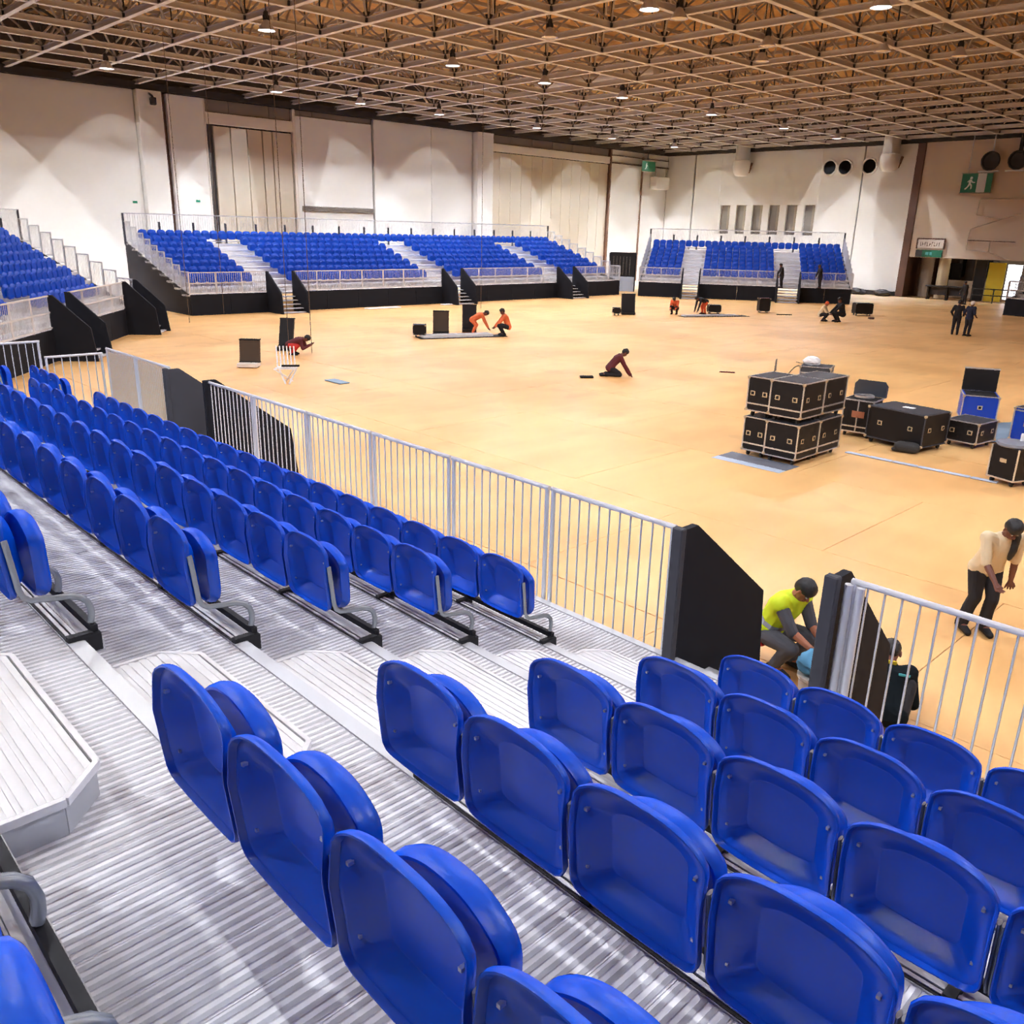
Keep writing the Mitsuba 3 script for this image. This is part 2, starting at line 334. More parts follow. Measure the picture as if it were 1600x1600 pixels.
for i, x in enumerate(cxs[:-1]):
    for j, y in enumerate(cys[:-1]):
        c = (x + MOD / 2, y + MOD / 2, ZT)
        for a, b in ((0, 0), (MOD, 0), (0, MOD), (MOD, MOD)): w.bar((x + a, y + b, ZC + 0.2), c, 0.07, 0.07)
        t.bar((c[0] - MOD / 2, c[1], ZT), (c[0] + MOD / 2, c[1], ZT), 0.12, 0.14); t.bar((c[0], c[1] - MOD / 2, ZT), (c[0], c[1] + MOD / 2, ZT), 0.12, 0.14)
for x in cxs:
    for y in cys:
        nd.box((x - 0.1, y - 0.1, ZC + 0.03), (x + 0.1, y + 0.1, ZC + 0.42))
        nd.bar((x, y, ZC + 0.3), (x, y, 14.4), 0.045, 0.045)
put('web', w, 'm_web', ce, kind='stuff'); put('top_chord', t, 'm_web', ce, kind='stuff'); put('node', nd, 'm_black_steel', ce, kind='stuff')
rs = np.random.RandomState(11)
for k in range(16):    # ducts and pipes between the chords
    L = rs.uniform(8, 26); x = rs.uniform(-48, -6); y = rs.uniform(16, 66); r = rs.choice([0.05, 0.07, 0.16, 0.3]); z = rs.uniform(12.5, 13.4)
    d = np.array([1, 0, 0]) if k % 2 else np.array([0, 1, 0])
    a = np.array([x, y, z]); b = a + d * L; b = np.minimum(b, [XR - 1, YF - 1, z])
    put('pipe' if r < 0.1 else 'duct', MB().tube([a, b], r, 10), ['m_web', 'm_chord', 'm_galv_dull', 'm_cream'][k % 4], ce, smooth=40)
for k in range(60):    # short bent conduit offcuts and unit boxes hung in the truss
    x, y, z = rs.uniform(-50, 0), rs.uniform(14, 69), rs.uniform(12.2, 13.6); a = rs.uniform(0, PI)
    q = [np.array([x, y, z]) + s * np.array([math.cos(a), math.sin(a), 0]) + np.array([0, 0, 0.35 * math.sin(2.2 * s)]) for s in np.linspace(0, rs.uniform(0.8, 2.4), 7)]
    put('conduit', MB().tube(q, rs.uniform(0.03, 0.09), 6), ['m_cream', 'm_black_steel', 'm_web'][k % 3], ce, smooth=40)
PARTS_DONE = None
# ------------------------------------------------------------------ high bay lamps
bell = MB().lathe([(0.07, 0.36), (0.12, 0.32), (0.20, 0.19), (0.30, 0.03), (0.325, 0.0), (0.315, 0.0), (0.29, 0.03), (0.19, 0.18), (0.11, 0.29)], n=24)
bell_s = shape(bell, 'm_bell', 40)
drv = MB().lathe([(0.0, 0.64), (0.07, 0.63), (0.09, 0.58), (0.09, 0.40), (0.07, 0.34), (0.0, 0.33)], n=14)
for a in range(8):
    c, s_ = math.cos(a * PI / 4), math.sin(a * PI / 4); drv.bar((0.07 * c, 0.07 * s_, 0.42), (0.12 * c, 0.12 * s_, 0.42), 0.012, 0.16)
drv_s = shape(drv, 'm_black_steel', 30)
lens = MB().lathe([(0.0, -0.01), (0.14, 0.0), (0.24, 0.02), (0.285, 0.04)], n=20)
def flipf(m): v, f = m.get(); return v, f[:, ::-1]
lens_on = mikit.ply(lens.get(), 'm_white'); lens_off = shape(lens, 'm_lens_off')
v_, f_ = lens.get(); nrm = np.cross(v_[f_[0][1]] - v_[f_[0][0]], v_[f_[0][2]] - v_[f_[0][0]])
tri = [t for t in f_ if np.linalg.norm(np.cross(v_[t[1]] - v_[t[0]], v_[t[2]] - v_[t[0]])) > 1e-9]
nz = np.mean([np.cross(v_[t[1]] - v_[t[0]], v_[t[2]] - v_[t[0]])[2] for t in tri])
lens_em = mikit.ply((v_, np.array(tri) if nz < 0 else np.array(tri)[:, ::-1]), 'm_white', emitter={'type': 'area', 'radiance': {'type': 'rgb', 'value': [LENS_L * 0.93, LENS_L * 0.97, LENS_L * 1.0]}})
stem = shape(MB().tube([(0, 0, 0.55), (0, 0, 3.4)], 0.02, 6), 'm_black_steel')
stem2 = shape(MB().tube([(0, 0, 0.55), (0, 0, 3.05)], 0.02, 6), 'm_black_steel')
stem3 = shape(MB().tube([(0, 0, 0.55), (0, 0, 2.1)], 0.02, 6), 'm_black_steel')
ROWN = {-44.9: 'row nearest the left wall', -31.5: 'second row from left'}
cnt = {}
for x, y in LIT:
    cnt[x] = cnt.get(x, 0) + 1
    lab = f'lit high bay lamp, {ORD[cnt[x]]} from the front, {ROWN[x]}' if x in ROWN else \
        ('large lit high bay lamp at the top, left of two' if x < -15 else 'large lit high bay lamp at the top right of the photo')
    t = thing('high_bay_lamp', lab, 'lamp', 'lit high bay lamps'); M = Mx((x, y, LAMP_Z))
    put('reflector', bell_s, None, t, M=M); put('driver', drv_s, None, t, M=M); put('lens', lens_em, None, t, M=M); put('stem', stem, None, t, M=M)
for i, (x, y) in enumerate(ADDED_NEAR):
    t = thing('high_bay_lamp', f'unseen lit high bay lamp added above the near stand, {ORD[i + 1]} of those out of frame', 'lamp'); M = Mx((x, y, LAMP_Z))
    put('reflector', bell_s, None, t, M=M); put('driver', drv_s, None, t, M=M); put('lens', lens_em, None, t, M=M); put('stem', stem, None, t, M=M)
for i, (x, y, z) in enumerate(WASH):
    t = thing('wall_lamp', f'small wall lamp in the roof by the {"left" if x < -50 else "far"} wall, {ORD[i + 1 if x < -50 else i - 7]} from {"the front" if x < -50 else "its left"}', 'lamp'); M = Mx((x, y, z))
    put('reflector', bell_s, None, t, M=M); put('driver', drv_s, None, t, M=M); put('lens', lens_off, None, t, M=M); put('stem', stem3, None, t, M=M)
for i, (x, y) in enumerate(OFF):
    t = thing('high_bay_lamp', 'unlit high bay lamp hanging in the roof frame, ' + ['in front of the far stand', 'right of the large lit lamp', 'left of the large lit lamp',
              'near the right edge of the photo', 'in the middle of the roof', 'behind the middle right'][i], 'lamp'); M = Mx((x, y, LAMP_Z + 0.35))
    put('reflector', bell_s, None, t, M=M); put('driver', drv_s, None, t, M=M); put('lens', lens_off, None, t, M=M); put('stem', stem2, None, t, M=M)

# ------------------------------------------------------------------ seats
# local frame: x to the side, y forward (towards the court), z up; origin at the front edge of the deck that carries the seat
def outline(n, hw, z0, top, arch, r, bow=0.0, ex=2.3):
    """closed outline in (x,z), anticlockwise: rounded corners, arched top, slightly bowed bottom"""
    from shapely.geometry import Polygon
    u = np.linspace(1, -1, 61)
    p = [(hw * q, top - arch * abs(q) ** ex) for q in u] + [(hw * q, z0 - bow * (1 - q * q)) for q in u[::-1]]
    g = Polygon(p).buffer(-r, quad_segs=16).buffer(r, quad_segs=16).exterior
    if not g.is_ccw: g = g.reverse()
    L = g.length; c = np.array(g.coords); s0 = g.project(__import__('shapely').geometry.Point(hw, (z0 + top) / 2))
    return np.array([g.interpolate((s0 + L * i / n) % L).coords[0] for i in range(n)])
def seat_back(n=56, rings=5):
    """a shell open to the back: the field lies forward, its side walls and lower wall turn back to the rim"""
    W, Z0, ZT = 0.232, 0.265, 0.698
    out = outline(n, W, Z0, ZT, 0.072, 0.050, 0.012, 2.9); N = len(out); c = np.array([0.0, 0.45])
    def yb(x, z, q):
        top = np.clip((z - 0.50) / 0.16, 0, 1); r = np.clip((q - 0.62) / 0.33, 0, 1)
        return -0.168 - 0.10 * (z - Z0) - 0.070 * r * (1 - 0.45 * top) - 0.0315 * top * (q > 0.9) * 0
    loops = []
    fr = np.array([0.35, 0.60, 0.63, 0.80, 0.94, 1.0]) if rings > 1 else np.array([0.62, 1.0])
    def surf(s, off, y_off=0): p = c + (out - c) * s * off; return np.c_[p[:, 0], yb(p[:, 0], p[:, 1], s) + y_off, p[:, 1]]
    for s in fr: loops.append(surf(s, 1.0, 0.007))
    e = surf(1, 1.0)
    for d, g in ((0.0, 1.016), (-0.014, 1.028), (-0.022, 1.020), (-0.022, 1.0), (-0.012, 0.98)):
        q = c + (out - c) * g; loops.append(np.c_[q[:, 0], e[:, 1] + d, q[:, 1]])
    for s in fr[::-1]: loops.append(surf(s, 0.965, -0.002))
    v = np.vstack([np.array([[0, yb(0, 0.45, 0) + 0.007, 0.45]])] + loops + [np.array([[0, yb(0, 0.45, 0) - 0.002, 0.45]])])
    return v, shell_faces(N, len(loops))
def shell_faces(N, L):
    f = []
    for j in range(N): f.append([0, 1 + (j + 1) % N, 1 + j]); f.append([1 + L * N, 1 + (L - 1) * N + j, 1 + (L - 1) * N + (j + 1) % N])
    for i in range(L - 1):
        for j in range(N):
            a, b, p, q = 1 + i * N + j, 1 + i * N + (j + 1) % N, 1 + (i + 1) * N + (j + 1) % N, 1 + (i + 1) * N + j
            f += [[a, b, p], [a, p, q]]
    return np.array(f)
def seat_pan(n=56, rings=4):
    """the seat, tipped up"""
    out = outline(n, 0.205, 0.225, 0.610, 0.085, 0.07, 0.004); N = len(out); c = np.array([0.0, 0.43])
    def y0(x, z): return -0.105 - 0.02 * (z - 0.235)
    loops = []
    for s, dy in ((0.35, 0.040), (0.7, 0.040), (0.88, 0.037), (0.96, 0.026), (1.0, 0.004), (0.995, -0.020), (0.965, -0.036), (0.92, -0.036), (0.86, -0.016), (0.5, -0.006)):
        p = c + (out - c) * s; loops.append(np.c_[p[:, 0], y0(p[:, 0], p[:, 1]) + dy, p[:, 1]])
    v = np.vstack([np.array([[0, y0(0, .43) + 0.040, 0.43]])] + loops + [np.array([[0, y0(0, .43) - 0.006, 0.43]])])
    return v, shell_faces(N, len(loops))
def bracket(sx):
    """flat steel upright behind the shell, arm under the seat, hook down to the deck edge"""
    pts = [(sx, -0.252, 0.56), (sx, -0.240, 0.45), (sx, -0.226, 0.31), (sx, -0.212, 0.272), (sx, -0.185, 0.25), (sx, -0.10, 0.235), (sx, -0.02, 0.225), (sx, 0.025, 0.205),
           (sx, 0.055, 0.175), (sx, 0.066, 0.135), (sx, 0.064, 0.095), (sx, 0.056, 0.064)]
    return MB().tube(pts, [0.015] * 5 + [0.016] * 3 + [0.016] * 4, 8, flat=[0.006] * 5 + [0.008] + [0.013] * 6)
def tube_fix(): pass
SB, SP = shape(seat_back(), 'm_blue', 34), shape(seat_pan(), 'm_blue', 50)
BR = [shape(bracket(s), 'm_bracket', 50) for s in (-0.2435, 0.2435)]
scr = MB()
for sx in (-1, 1):
    for z in (0.335, 0.60): scr.lathe([(0.0, 0.004), (0.005, 0.003), (0.006, 0.0)], n=6)
SCR = [shape(B((sx - 0.005, -0.226 - 0.1 * (z - 0.265), z - 0.005), (sx + 0.005, -0.222 - 0.1 * (z - 0.265) + 0.012, z + 0.005)), 'm_trim') for sx in (-0.195, 0.195) for z in (0.35, 0.57)]
seat_group = 'blue tip-up seats of the near stand'
def near_seat(x, y, z, label, first=False):
    t = thing('stadium_seat', label, 'seat', None); M = Mx((x, y, z))
    put('backrest', SB, None, t, M=M); put('seat_pan', SP, None, t, M=M)
    put('bracket', BR[0], None, t, M=M); put('bracket', BR[1], None, t, M=M); [put('screw', q, None, t, M=M) for q in SCR]

TIER_D, TIER_H, Y1, Z1, ZW, YFRONT = 0.825, 0.28, 4.39, 1.25, 0.97, 5.40
def ty(k): return Y1 - TIER_D * (k - 1)
def tz(k): return Z1 + TIER_H * (k - 1)
X0S, X1S = -16.3, 2.3
PITCH = 0.5
ROWN2 = {1: 'front', 2: 'second', 3: 'third', 4: 'fourth', 5: 'fifth', 6: 'sixth'}
for k in range(1, 6):
    for i in range(18):
        near_seat(-4.37 - PITCH * i, ty(k), tz(k), f'blue tip-up plastic seat, {ORD[i + 1]} left of the near aisle in the {ROWN2[k]} row')
    for i in range(8 if k > 2 else 7):
        near_seat(-2.17 + PITCH * i, ty(k), tz(k), f'blue tip-up plastic seat, {ORD[i + 1]} right of the near aisle in the {ROWN2[k]} row')
    for i in range(3):
        near_seat(-14.95 - PITCH * i, ty(k), tz(k), f'blue tip-up plastic seat, {ORD[i + 1]} left of the distant aisle in the {ROWN2[k]} row')
for i in range(3): near_seat(-2.17 + PITCH * i, ty(6), tz(6), f'blue tip-up plastic seat, {ORD[i + 1]} right of the near aisle in the sixth row')

# ------------------------------------------------------------------ the near stand: ribbed decks, rails, steps, fences
PWD, RIB = 0.2, 0.04
def plank(depth):
    prof = []
    for i in range(5):
        a = i * RIB
        prof += [(a + 0.002, -0.004), (a + 0.011, -0.004), (a + 0.014, 0.0), (a + 0.031, 0.0), (a + 0.034, -0.004)]
    prof.append((PWD - 0.001, -0.004))
    n = len(prof); v = [(x, 0, z) for x, z in prof] + [(x, -depth, z) for x, z in prof] + [(0.002, 0, -0.03), (PWD - 0.001, 0, -0.03), (0.002, -depth, -0.03), (PWD - 0.001, -depth, -0.03)]
    f = [[i, i + 1, i + 1 + n, i + n] for i in range(n - 1)]
    f += [[2 * n, 0, n, 2 * n + 2], [n - 1, 2 * n + 1, 2 * n + 3, 2 * n - 1]]
    m = MB().add(v, [q[::-1] for q in f])
    return m
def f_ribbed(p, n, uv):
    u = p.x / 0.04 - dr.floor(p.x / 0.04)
    groove = 1 - mikit.smoothstep(0.24, 0.36, u) * (1 - mikit.smoothstep(0.76, 0.88, u))  # shade between the ribs, painted darker into the deck colour
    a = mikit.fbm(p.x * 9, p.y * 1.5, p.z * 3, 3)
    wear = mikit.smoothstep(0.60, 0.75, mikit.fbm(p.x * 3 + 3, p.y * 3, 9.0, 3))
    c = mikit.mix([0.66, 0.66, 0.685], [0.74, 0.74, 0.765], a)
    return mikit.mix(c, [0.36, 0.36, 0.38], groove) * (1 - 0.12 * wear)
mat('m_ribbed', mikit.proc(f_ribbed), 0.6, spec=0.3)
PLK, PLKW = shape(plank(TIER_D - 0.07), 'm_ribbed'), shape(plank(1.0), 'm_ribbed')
DN = {0: 'walkway deck of ribbed aluminium planks between the front seat row and the fence'}
for k in range(0, 8):
    lab = DN.get(k) or (f'ribbed aluminium tier deck carrying the {ROWN2[k]} row of seats' if k < 7 else 'topmost ribbed aluminium tier deck, above the sixth seat row')
    t = thing('tier_deck', lab, 'deck')
    y, z = (YFRONT - 0.02, ZW) if k == 0 else (ty(k) - 0.07, tz(k))
    n = int(round((X1S - X0S) / PWD))
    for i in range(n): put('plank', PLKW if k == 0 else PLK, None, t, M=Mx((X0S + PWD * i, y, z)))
    yn = YFRONT if k == 0 else ty(k)
    put('nosing', MB().box((X0S, yn - 0.072, z - 0.10), (X1S, yn - 0.001, z + 0.004)).box((X0S, yn - 0.001, z - 0.02), (X1S, yn + 0.006, z + 0.002)), 'm_galv_dull', t)
    put('groove', MB().box((X0S, yn - 0.0735, z - 0.03), (X1S, yn - 0.0715, z + 0.0045)), 'm_groove', t)
    yy = YFRONT - 0.1 if k == 0 else yn - 0.1
    for xx in np.arange(X0S + 0.3, X1S, 2.6): put('leg', B((xx - 0.025, yy - 0.025, 0), (xx + 0.025, yy + 0.025, z - 0.03)), 'm_galv_dull', t)
    if k > 0:
        put('riser', B((X0S, yn - 0.06, tz(k) - TIER_H + 0.01), (X1S, yn - 0.05, z - 0.10)), 'm_galv_dull', t)
        blocks = [(-13.15, -4.1), (-2.45, X1S), (X0S + 0.1, -14.65)] if k < 7 else []
        for a, b in blocks:
            put('seat_rail', MB().box((a, 0.046 + yn, z + 0.018), (b, 0.078 + yn, z + 0.056)), 'm_black', t)
            put('lower_rail', MB().box((a, yn + 0.010, z - 0.05), (b, yn + 0.032, z - 0.004)), 'm_galv', t)
            put('lower_rail', MB().box((a, yn + 0.036, z - 0.09), (b, yn + 0.10, z - 0.03)), 'm_galv_dull', t)
            put('channel', MB().box((a, yn - 0.068, z + 0.004), (b, yn - 0.003, z + 0.0065)), 'm_black', t)
            put('channel_strip', MB().box((a + 0.01, yn - 0.054, z + 0.0065), (b - 0.01, yn - 0.036, z + 0.011)), 'm_step', t)
            put('channel_strip', MB().box((a + 0.01, yn - 0.028, z + 0.0065), (b - 0.01, yn - 0.010, z + 0.014)), 'm_galv_dull', t)
            c = MB(); n2 = max(1, int(round((b - a) / 1.0)))
            for i in range(n2 + 1):
                xx = a + (b - a) * i / n2; c.box((xx - 0.022, yn - 0.012, z - 0.07), (xx + 0.022, yn + 0.084, z + 0.02)).box((xx - 0.02, yn - 0.066, z + 0.005), (xx + 0.02, yn + 0.05, z + 0.03))
            put('clamp', c, 'm_black', t, kind='stuff')
ff = thing('stand_front_cladding', 'black cladding along the foot of the near stand under the fence', 'cladding')
for a, b in ((-16.3, -13.49), (-12.17, -3.69), (-2.26, X1S)):
    n = max(1, int(round((b - a) / 1.41)))
    for i in range(n): put('panel', CB((a + (b - a) * i / n + 0.005, YFRONT + 0.06, 0), (a + (b - a) * (i + 1) / n - 0.005, YFRONT + 0.09, ZW - 0.05), 0.005), 'm_black_panel', ff)
# half steps in the aisles
def half_step(xc, k, w, lab, dist=False):
    """onto tier k from tier k-1"""
    y0, z0, z1 = ty(k), tz(k) - TIER_H + (0 if k > 1 else 0), tz(k) - TIER_H / 2
    d, c = 0.475, 0.15
    t = thing('aisle_step', lab, 'step')
    poly = [(-w / 2, 0), (w / 2, 0), (w / 2, d - c), (w / 2 - c, d), (-w / 2 + c, d), (-w / 2, d - c)]
    tr = MB(); n = 5; ww = (d - 0.03) / n
    for i in range(n):
        a = 0.004 + ww * i
        lim = lambda v: min(w / 2, w / 2 - c + (d - v)) - 0.02
        for v0, v1, h in ((a, a + ww * 0.22, -0.005), (a + ww * 0.22, a + ww * 0.55, 0.0), (a + ww * 0.55, a + ww * 0.68, -0.005), (a + ww * 0.68, a + ww * 0.97, 0.0)):
            q = [(-lim(v0), v0), (lim(v0), v0), (lim(v1), v1), (-lim(v1), v1)]
            tr.prism(q, lambda u, v: (xc + u, y0 + 0.004 + v, z1 + h), lambda u, v: (xc + u, y0 + 0.004 + v, z1 - 0.02))
    put('tread', tr, 'm_step', t)
    rim = MB()
    for (a, b) in zip(poly[1:], poly[2:] + poly[:1]):
        if a[1] == 0 and b[1] == 0: continue
        rim.bar((xc + a[0] * 0.993, y0 + a[1] * 0.985 + 0.002, z1 - 0.012), (xc + b[0] * 0.993, y0 + b[1] * 0.985 + 0.002, z1 - 0.012), 0.022, 0.03)
    put('rim', rim, 'm_step', t)
    for (a, b) in zip(poly[1:], poly[2:] + poly[:1]):
        if a[1] == 0 and b[1] == 0: continue
        put('side', MB().bar((xc + a[0] * 0.985, y0 + a[1] * 0.97 + 0.002, (z0 + z1 - 0.026) / 2), (xc + b[0] * 0.985, y0 + b[1] * 0.97 + 0.002, (z0 + z1 - 0.026) / 2), 0.008, z1 - z0 - 0.028), 'm_step_side', t)
for k in range(1, 8):
    half_step(-3.33, k, 1.34, f'white ribbed half step in the near aisle, up to the {ROWN2.get(k, "topmost")} tier' + (', large at left' if k == 6 else ''))
    if k < 7: half_step(-13.9, k, 1.2, f'white ribbed half step in the distant aisle at left, leading up to the {ROWN2[k]} tier')

# fences
def fence_panel(a, b, ztop, zbot, lab, mesh_panel=False, nb=None, r=0.023, group=None):
    """a, b: plan points of the two ends"""
    a, b = np.array(a, float), np.array(b, float); L = np.linalg.norm(b - a); u = (b - a) / L
    P = lambda s, z: (a[0] + u[0] * s, a[1] + u[1] * s, z)
    t = thing('fence_panel', lab, 'fence', group)
    put('top_rail', MB().tube([P(0.0, ztop), P(L, ztop)], r, 10), 'm_galv', t, smooth=50)
    put('bottom_rail', MB().tube([P(0.03, zbot + 0.03), P(L - 0.03, zbot + 0.03)], 0.016, 8), 'm_galv', t, smooth=50)
    for s in (0.025, L - 0.025): put('post', MB().tube([P(s, zbot - 0.12), P(s, ztop)], 0.022, 10), 'm_galv', t, smooth=50)
    n = nb or max(3, int(round(L / 0.112)))
    if mesh_panel:
        m = MB(); m.bar(P(0.05, (zbot + ztop) / 2), P(L - 0.05, (zbot + ztop) / 2), 0.006, ztop - zbot - 0.1); put('infill_sheet', m, 'm_mesh_panel', t)
        n = int(round(L / 0.075))
    for i in range(1, n): put('baluster', MB().tube([P(L * i / n, zbot + 0.03), P(L * i / n, ztop)], 0.0085, 6), 'm_galv', t, smooth=60)
    return t
YFN = YFRONT + 0.03
px = [-12.17 + (12.17 - 3.69) / 6 * i for i in range(7)]
for i in range(6):
    fence_panel((px[i] + 0.015, YFN), (px[i + 1] - 0.015, YFN), 2.07, 0.90, f'galvanised barred fence panel in front of the near stand, {ORD[6 - i]} left of the stair gap')
fence_panel((-2.24, YFN), (-0.85, YFN), 2.08, 0.90, 'galvanised barred fence panel at the right edge, right of the stair gap')
fence_panel((-0.82, YFN), (0.6, YFN), 2.08, 0.90, 'second galvanised barred fence panel right of the stair gap, cut by the right edge')
fence_panel((-16.24, YFN), (-14.90, YFN), 2.11, 0.90, 'sheeted fence panel left of the distant stair gap, the far one of two', True)
fence_panel((-14.86, YFN), (-13.5, YFN), 2.11, 0.90, 'sheeted fence panel beside the distant dark stair side, the near one of two', True)
t = 'fence_panel_006'
for xx in (-2.245, -2.16): put('gate_post', MB().tube([(xx, YFN - 0.03, ZW), (xx, YFN - 0.03, 2.06)], 0.030, 10), 'm_galv', t, smooth=50)
def side_panel(x, lab, m='m_black_panel', ztop=2.1, post=True, y1=6.87):
    pl = [(YFRONT - 0.05, 0.0), (y1, 0.0), (y1 - 0.15, 1.20), (YFRONT + 0.14, ztop), (YFRONT - 0.05, ztop)]
    t = thing('stair_side_panel', lab, 'panel')
    put('sheet', MB().prism(pl, lambda a, b: (x - 0.03, a, b), lambda a, b: (x + 0.03, a, b)), m, t)
    if post: put('post', CB((x - 0.05, YFRONT - 0.11, 0), (x + 0.05, YFRONT - 0.04, ztop + 0.02), 0.01), 'm_grey_panel', t)
side_panel(-3.60, 'black sloping side panel of the near stair, left of the gap')
side_panel(-2.33, 'black sloping side panel of the near stair, behind the bars at right', y1=6.66)
side_panel(-13.40, 'dark grey sloping side panel of the distant stair, between two fences', 'm_grey_panel')
side_panel(-12.12, 'black sloping side panel seen through the bars of the fence at left', post=False)
for xc, lab in ((-2.97, 'near'), (-12.83, 'distant')):
    t = thing('stair_flight', f'steel stair flight down to the floor in the {lab} gap of the fence', 'stairs')
    for i in range(4): put('tread', CB((xc - 0.53, YFRONT + 0.09 + 0.3 * i, ZW - 0.194 * (i + 1) - 0.04), (xc + 0.53, YFRONT + 0.40 + 0.3 * i, ZW - 0.194 * (i + 1)), 0.008), 'm_galv_dull', t)
for k_ in ('stair_flight', 'stair_flight_001'):
    xc = -2.97 if k_ == 'stair_flight' else -12.80
    for sx in (-1, 1): put('stringer', MB().bar((xc + sx * 0.5, YFRONT + 0.1, ZW - 0.30), (xc + sx * 0.5, YFRONT + 1.25, 0.06), 0.04, 0.12), 'm_galv_dull', k_)
# side rails at the far left end of the near stand
for k in range(0, 7):
    y0, y1 = (YFRONT, ty(1) + 0.02) if k == 0 else (ty(k), ty(k + 1) + 0.02)
    z = ZW if k == 0 else tz(k)
    fence_panel((X0S - 0.025, y0 - 0.02), (X0S - 0.025, y1), z + 1.05, z - 0.05, f'barred side rail closing the left end of the near stand, {ORD[k + 1]} from the front', nb=7)
# ------------------------------------------------------------------ the three distant stands
def low_seat():
    v1, f1 = seat_back(16, 1); v2, f2 = seat_pan(16)
    return np.vstack([v1, v2]), np.vstack([f1, f2 + len(v1)])
LOW = low_seat(); LOW_S = mikit.ply(LOW, 'm_blue_far', 50)
rest = []        # places of the seats past the first three hundred
NSEAT = [used['stadium_seat']]
def far_stand(key, label, O, u, n, L, blocks, stairs, seat_label, single, rows=8, left_rail=True, right_rail=True, top_cont=True, aisles=None, d0=1.0, wedge=0.0, proj=1.5):
    O, u, n = np.array(O, float), np.array(u, float), np.array(n, float); u /= np.linalg.norm(u); n /= np.linalg.norm(n)
    P = lambda s, d, z: (*(O + u * s - n * d), z)
    t = thing(key, label, 'grandstand')
    # order of corners: u to the right, -n into depth: (u, -n, z) is right handed when u x (-n) = z
    hand = np.cross([*u, 0], [*(-n), 0])[2]
    def lbox(s0, s1, da, db, z0, z1):
        ea, eb = (s1 + wedge * max(0, da), s1 + wedge * max(0, db)) if s1 == L else (s1, s1)
        v = [P(s0, da, z0), P(ea, da, z0), P(eb, db, z0), P(s0, db, z0), P(s0, da, z1), P(ea, da, z1), P(eb, db, z1), P(s0, db, z1)]
        return MB().add(v, BOXF if hand > 0 else [q[::-1] for q in BOXF])
    solid = []; a = 0.0
    for s0, s1 in stairs: solid.append((a, s0)); a = s1
    solid.append((a, L)); solid = [q for q in solid if q[1] - q[0] > 0.1]
    for a, b in solid:
        m_ = max(1, int(round((b - a) / 2.2)))
        for i in range(m_): put('front_panel', lbox(a + (b - a) * i / m_ + 0.008, a + (b - a) * (i + 1) / m_ - 0.008, 0, 0.05, 0, ZW + 0.02), 'm_black_panel', t)
        r = MB()
        for z in (ZW + 1.05, ZW + 0.55, ZW + 0.08): r.bar(P(a, 0.03, z), P(b, 0.03, z), 0.045, 0.045)
        fr = put('front_rail', r, 'm_front_light', t)
        m_ = max(1, int(round((b - a) / 1.35)))
        for i in range(m_ + 1): put('post', MB().bar(P(a + (b - a) * i / m_, 0.03, ZW), P(a + (b - a) * i / m_, 0.03, ZW + 1.05), 0.05, 0.05), 'm_front_light', fr)
        bm = MB()
        for s in np.arange(a + 0.11, b, 0.11): bm.bar(P(s, 0.03, ZW + 0.08), P(s, 0.03, ZW + 1.05), 0.017, 0.017)
        put('infill_bars', bm, 'm_galv_dull', fr, kind='stuff')
    put('walkway', lbox(0, L, 0.05, d0, ZW - 0.08, ZW), 'm_deck', t)
    for k in range(1, rows + 1):
        d = d0 + TIER_D * (k - 1); z = tz(k)
        put('tier_deck', lbox(0, L, d, d + TIER_D, z - 0.10, z), 'm_deck', t)
        put('riser', lbox(0, L, d + 0.02, d + 0.04, z - TIER_H, z - 0.10), 'm_front_light', t)
        for s0, s1 in (aisles or stairs):
            put('aisle_step', lbox(s0 + 0.1, s1 - 0.1, d - 0.4, d, z - TIER_H, z - TIER_H / 2), 'm_step', t)
    db = d0 + TIER_D * rows
    for s0, s1 in stairs:
        for i in range(5): put('stair_tread', lbox(s0 + 0.08, s1 - 0.08, -proj / 5.8 * i - proj / 5, -proj / 5.8 * i, ZW - 0.18 * (i + 1) - 0.05, ZW - 0.18 * (i + 1)), 'm_galv_dull', t)
        for s in (s0, s1):
            pl = [(0.05, 0), (-proj, 0), (-proj + 0.12, 1.05), (-0.1, 2.05), (0.05, 2.05)]
            put('stair_side', MB().prism(pl, lambda d, z: P(s - 0.04, d, z), lambda d, z: P(s + 0.04, d, z)), 'm_black_panel', t)
    # back and side rails
    z = tz(rows)
    r = MB()
    for zz in (z + 1.5, z + 0.1): r.bar(P(0, db - 0.05, zz), P(L + wedge * db, db - 0.05, zz), 0.045, 0.045)
    br = put('back_rail', r, 'm_galv_dull', t)
    LB = L + wedge * db; m_ = int(round(LB / 1.9))
    for i in range(m_ + 1): put('post', MB().bar(P(LB * i / m_, db - 0.05, z - 0.1), P(LB * i / m_, db - 0.05, z + (1.1 if 0 < i < m_ else 1.5)), 0.09, 0.09), 'm_grey_panel', br)
    bm = MB()
    for s in np.arange(0.12, LB, 0.13): bm.bar(P(s, db - 0.05, z + 0.1), P(s, db - 0.05, z + 1.5), 0.012, 0.012)
    put('infill_bars', bm, 'm_galv_dull', br, kind='stuff')
    sides = ([0.03] if left_rail else []) + ([L - 0.03] if right_rail else [])
    P0 = P
